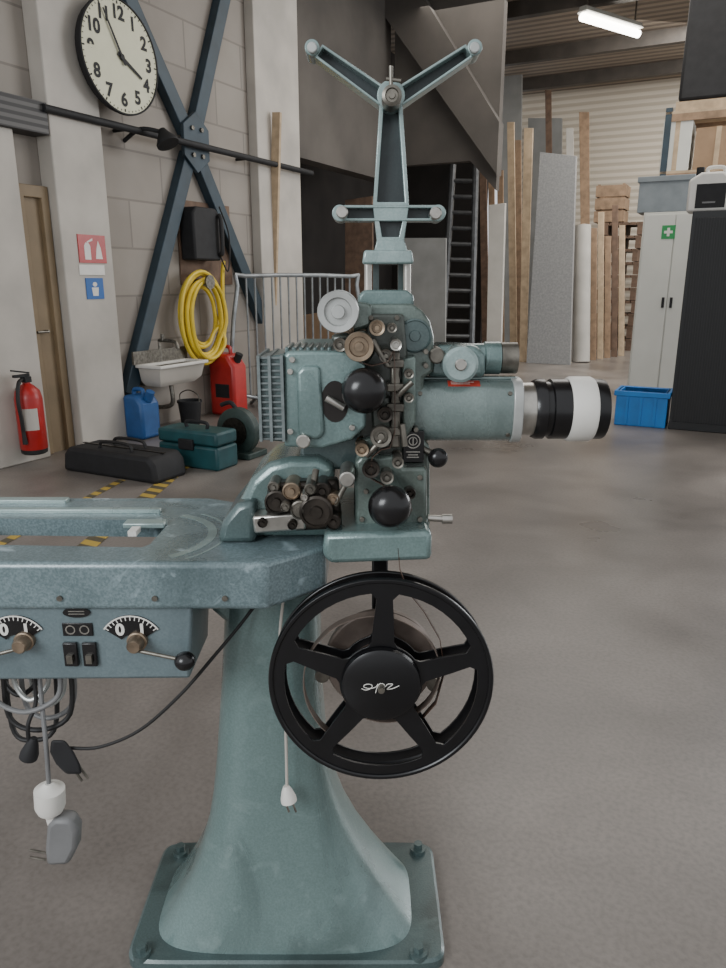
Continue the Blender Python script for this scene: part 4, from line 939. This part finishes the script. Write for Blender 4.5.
for px, py in ((312, 47), (475, 47)): knobY(px, py, 5, 1.334, 1.35, 'ltgrey', 'end_boss', ra)
for px, py in ((342, 212), (436, 213)): knobY(px, py, 6, 1.325, 1.35, 'chrome', 'guide_pin', ra)
r = 10 * mm(95, 1.3)
knobY(392, 95, 10, 1.3, 1.345, 'steel', 'spindle', ra, [(0, 0), (0, r * .3), (.003, r * .35), (.003, r * .6), (0, r * .7), (.002, r), (.045, r)])
MB().cyl(at(391, 86, 1.32), at(391, 66, 1.32), .0035).cyl(at(386, 79, 1.32), at(401, 81, 1.32), .003).build('spindle_latch', 'steel', ra)
# lower reel bracket
lr = part(MB().plate(pp([(372, 556), (388, 556), (388, 690), (380, 700), (372, 690)], 1.285), 1.285, 1.305), 'lower_reel_arm', 'blackm', bevel=.003)
RC = at(381, 682, 1.18)
MB().cyl((RC.x, 1.25, RC.z), (RC.x, 1.27, RC.z), .105, seg=48).cyl((RC.x, 1.27, RC.z), (RC.x, 1.29, RC.z), .06).build('friction_clutch', 'leather', lr, .004)
MB().cyl((RC.x, 1.15, RC.z), (RC.x, 1.27, RC.z), .006).build('spindle', 'steel', lr)
for a in (195, 335):
    q = Vector((RC.x + .115 * math.cos(math.radians(a)), 1.25, RC.z + .115 * math.sin(math.radians(a))))
    MB().cyl(q, Y3(q, .03), .014).build('clutch_bolt', 'steel', lr)
# ---------------------------------------------------------------- reel
RR = 112.5 * 1.18 / (cp - .2685 * sp) / FP
rl = thing('film_reel', 'black five-spoked film reel mounted below the projector head', 'film reel', RC, hall=False)
def flange(y0, y1, rot, wh=.1, wr=.07):
    holes = []
    for k_ in range(5):
        A = math.radians(rot + 72 * k_); B = math.radians(rot + 72 * (k_ + 1))
        r1, r2 = RR * .37, RR * .86
        def ang(r, w): return math.asin(w / r)
        h = []
        w1, w2 = RR * wh, RR * wr
        pr = [(r1 + RR * .03, w1), (r1 + RR * .2, w1 * .9), (r2 - RR * .06, w2)]
        for r, w in pr: h.append((r, A + ang(r, w)))
        for i in range(9):
            a_ = A + ang(r2, w2 + RR * .05); b_ = B - ang(r2, w2 + RR * .05); h.append((r2, a_ + (b_ - a_) * i / 8))
        for r, w in reversed(pr): h.append((r, B - ang(r, w)))
        for i in range(5):
            a_ = B - ang(r1, w1 + RR * .03); b_ = A + ang(r1, w1 + RR * .03); h.append((r1, a_ + (b_ - a_) * i / 4))
        holes.append([(RC.x + r * math.cos(t_), RC.z + r * math.sin(t_)) for r, t_ in h])
    o = [(RC.x + RR * .985 * math.cos(i * PI / 48), RC.z + RR * .985 * math.sin(i * PI / 48)) for i in range(96)]
    return MB().plate(o, y0, y1, holes)
def rimring(mb, y, prof):
    n = 96; rings = [[Vector((RC.x + r * math.cos(2 * PI * i / n), y + h, RC.z + r * math.sin(2 * PI * i / n))) for h, r in prof] for i in range(n)]
    return mb.loft(rings, closed=True)
ff = flange(1.178, 1.183, 88)
rimring(ff, 1.178, [(-.002, RR * .955), (-.004, RR * .965), (-.004, RR * .99), (-.001, RR), (.004, RR), (.006, RR * .985), (.004, RR * .95)])
ff.build('front_flange', 'blackm', rl, .0012)
fb_ = flange(1.216, 1.22, 88, .085, .06)
rimring(fb_, 1.216, [(.005, RR * .95), (.006, RR * .965), (.005, RR * .985), (-.002, RR * .985), (-.003, RR * .975), (.0, RR * .95)])
fb_.build('back_flange', 'blackm', rl, .0012)
MB().cyl((RC.x, 1.183, RC.z), (RC.x, 1.216, RC.z), RR * .3, seg=48).build('hub', 'brown', rl)
lo = []
for i in range(56):
    a = math.radians(150 + i * 8); r = RR * (.33 + .0075 * i)
    lo.append(Vector((RC.x + r * math.cos(a), 1.19, RC.z + r * math.sin(a))))
MB().ribbon(lo, (0, .02, 0), .0008).build('film_turns', 'leather', rl)
MB().lathe([(0, 0.0001), (0, RR * .31), (.004, RR * .345), (.012, RR * .355), (.016, RR * .33)], (RC.x, 1.163, RC.z), (0, 1, 0), 48).build('hub_cap', 'blackm', rl)
scr = [(-22, -2), (-17, -4), (-11, -2), (-9, 2), (-13, 4), (-18, 3), (-19, 0), (-12, -2), (-5, 0), (-2, 4), (-3, -1), (-5, -8), (-2, 2), (2, 5), (6, 3), (3, -1), (-1, 0), (6, 0), (10, 4), (16, 4), (12, 0), (9, -3), (16, -2), (24, 2)]
k = mm(685, 1.16) * .82
MB().sweep([Vector((RC.x + (a - 2) * k, 1.1627, RC.z + b * k)) for a, b in scr], .0008, 6).build('scrawl', 'white', rl)
# film hanging from the head to the reel
pts = [at(a, b, 1.2) for a, b in ((398, 548), (400, 570), (408, 592), (424, 612), (440, 640), (445, 672), (436, 704), (420, 722))]
sm = []
for i in range(len(pts) - 1):
    for j in range(5): sm.append(pts[i].lerp(pts[i + 1], j / 5))
tag(MB().ribbon(sm, (0, .013, 0)).build('film_strip', 'brown'), 'dark film strip running down from the head onto the black reel', 'film')
# ---------------------------------------------------------------- cords and plugs
yc = 1.2
T_ = lambda n, l, c, p: thing(n, l, c, p, hall=False)
cd = T_('mains_lead', 'long thin black lead looping from the hanging plugs to the pedestal', 'cable', at(72, 748, yc))
MB().sweep([at(70, 748, yc), at(100, 747, yc), at(140, 730, yc), at(180, 695, yc), at(215, 655, yc + .02), at(240, 625, yc + .06), at(262, 596, yc + .09)], .0032).build('cable', 'rubber', cd)
MB().loft([[at(px, py, yc + dy) for px, py, dy in ((a - w_, b, -.012), (a + w_, b, -.012), (a + w_, b, .012), (a - w_, b, .012))] for a, b, w_ in ((58, 740, 7), (62, 752, 12), (68, 764, 12), (74, 774, 8))]).build('plug_body', 'blackmatt', cd, .005)
for dx in (0, 6): MB().cyl(at(73 + dx, 768 - dx * .4, yc), at(82 + dx, 781 - dx * .4, yc), .0025, seg=8).build('prong', 'steel', cd)
bun = T_('cable_bundle', 'tangle of grey and black cables hanging below the control panel', 'cables', at(40, 690, yc + .05))
zp = at(0, 679, yP).z
for i, (a, low, b, m) in enumerate(((-10, 712, 60, 'grey'), (5, 730, 72, 'rubber'), (12, 700, 50, 'ltgrey'), (22, 718, 75, 'grey'), (0, 695, 40, 'rubber'), (30, 705, 66, 'ltgrey'), (8, 740, 58, 'rubber'))):
    y_ = yc + .02 + .015 * i
    A = at(a, 675, y_); B = at(b, 675, y_); A.z = B.z = zp
    MB().sweep([A, at(a + 4, low - 14, y_), at((a + b) / 2, low, y_ - .01), at(b - 2, low - 16, y_), B], .005).build('cable', m, bun)
c2 = T_('black_plug', 'black plug hanging on its short cord left of the white adapter', 'plug', at(30, 750, yc))
A = at(33, 675, yc + .03); A.z = zp
MB().sweep([A, at(36, 700, yc + .02), at(28, 725, yc), at(30, 746, yc)], .004).build('cable', 'rubber', c2)
MB().lathe([(0, .006), (.012, .011), (.035, .017), (.045, .017), (.047, .01)], at(34, 738, yc), (at(27, 762, yc) - at(34, 738, yc)), 20).build('plug_body', 'blackmatt', c2)
c3 = T_('white_adapter', 'white plug adapter hanging on a grey cord under the control panel', 'plug adapter', at(50, 800, yc))
A = at(40, 675, yc + .04); A.z = zp
MB().sweep([A, at(42, 705, yc + .02), at(46, 745, yc), at(49, 786, yc)], .0045).build('cable', 'grey', c3)
MB().lathe([(0, .008), (.012, .02), (.014, .0285), (.05, .0285), (.062, .024), (.064, .01)], at(49, 783, yc), at(51, 818, yc) - at(49, 783, yc), 28).build('adapter_body', 'white', c3)
c4 = T_('grey_plug', 'grey angled plug hanging lowest below the white adapter', 'plug', at(58, 845, yc))
MB().plate(pp([(46, 826), (54, 820), (70, 821), (77, 832), (76, 850), (68, 866), (46, 867), (44, 852)], yc - .018), yc - .018, yc + .018).build('plug_body', 'grey', c4, .009)
for py in (853, 860): MB().cyl(at(46, py, yc), at(30, py - 3, yc), .0025, seg=8).build('prong', 'steel', c4)
MB().cyl(at(52, 816, yc), at(55, 826, yc), .012).build('socket_neck', 'white', c4)
c5 = T_('white_plug', 'small white plug dangling on a thin cord against the pedestal', 'plug', at(288, 800, 1.262))
MB().sweep([at(283, 602, 1.27), at(280, 640, 1.262), at(284, 690, 1.255), at(286, 740, 1.255), at(287, 792, 1.25)], .003).build('cable', 'whitepaint', c5)
MB().lathe([(0, .006), (.01, .011), (.026, .016), (.034, .016), (.035, .008)], at(286, 786, 1.25), at(290, 806, 1.245) - at(286, 786, 1.25), 20).build('plug_body', 'white', c5)
for dx in (-3, 4): MB().cyl(at(289 + dx, 804, 1.246), at(292 + dx, 812, 1.243), .0022, seg=8).build('prong', 'steel', c5)

# ================================================================ LIGHT
wd = bpy.data.worlds.new('World'); S.world = wd; wd.use_nodes = True
bg = wd.node_tree.nodes['Background']; bg.inputs['Color'].default_value = (.95, .97, 1, 1); bg.inputs['Strength'].default_value = .95
def area(name, loc, tgt, size, sy, power, col):
    l = bpy.data.lights.new(name, 'AREA'); l.shape = 'RECTANGLE'; l.size = size; l.size_y = sy; l.energy = power; l.color = col
    o = bpy.data.objects.new(name, l); COL.objects.link(o); o.location = loc
    o.rotation_euler = (Vector(tgt) - Vector(loc)).to_track_quat('-Z', 'Y').to_euler(); return o
area('ceiling_fill', (2.8, 9, 5.1), (2.8, 9, 0), 4, 7, 260, (1, .96, .9))  # added area fill under the ceiling, no fixture behind it
area('back_wall_fill', (6.6, 13.0, 5.0), (6.2, 15.0, 1.5), 5, 2, 300, (1, .97, .92))  # added fill aimed at the back wall to brighten it
area('added_front_fill', (-2.4, -1.6, 2.6), (-.2, 1.6, .8), 1.8, 1.6, 120, (.93, .97, 1))  # added area fill behind the camera for assumed daylight, no door is modelled
area('added_side_fill', (7.5, 8.0, 3.0), (1.0, 6.5, .3), 4, 3.5, 400, (.96, .98, 1))  # added area fill standing for assumed daylight from the right, no opening built
cam = bpy.data.cameras.new('Camera'); co = bpy.data.objects.new('Camera', cam); COL.objects.link(co)
co.location = CAM; co.rotation_euler = (PI / 2 - PT, 0, 0); cam.lens = FP / 968 * 36; cam.sensor_width = 36; cam.clip_start = .02
S.camera = co
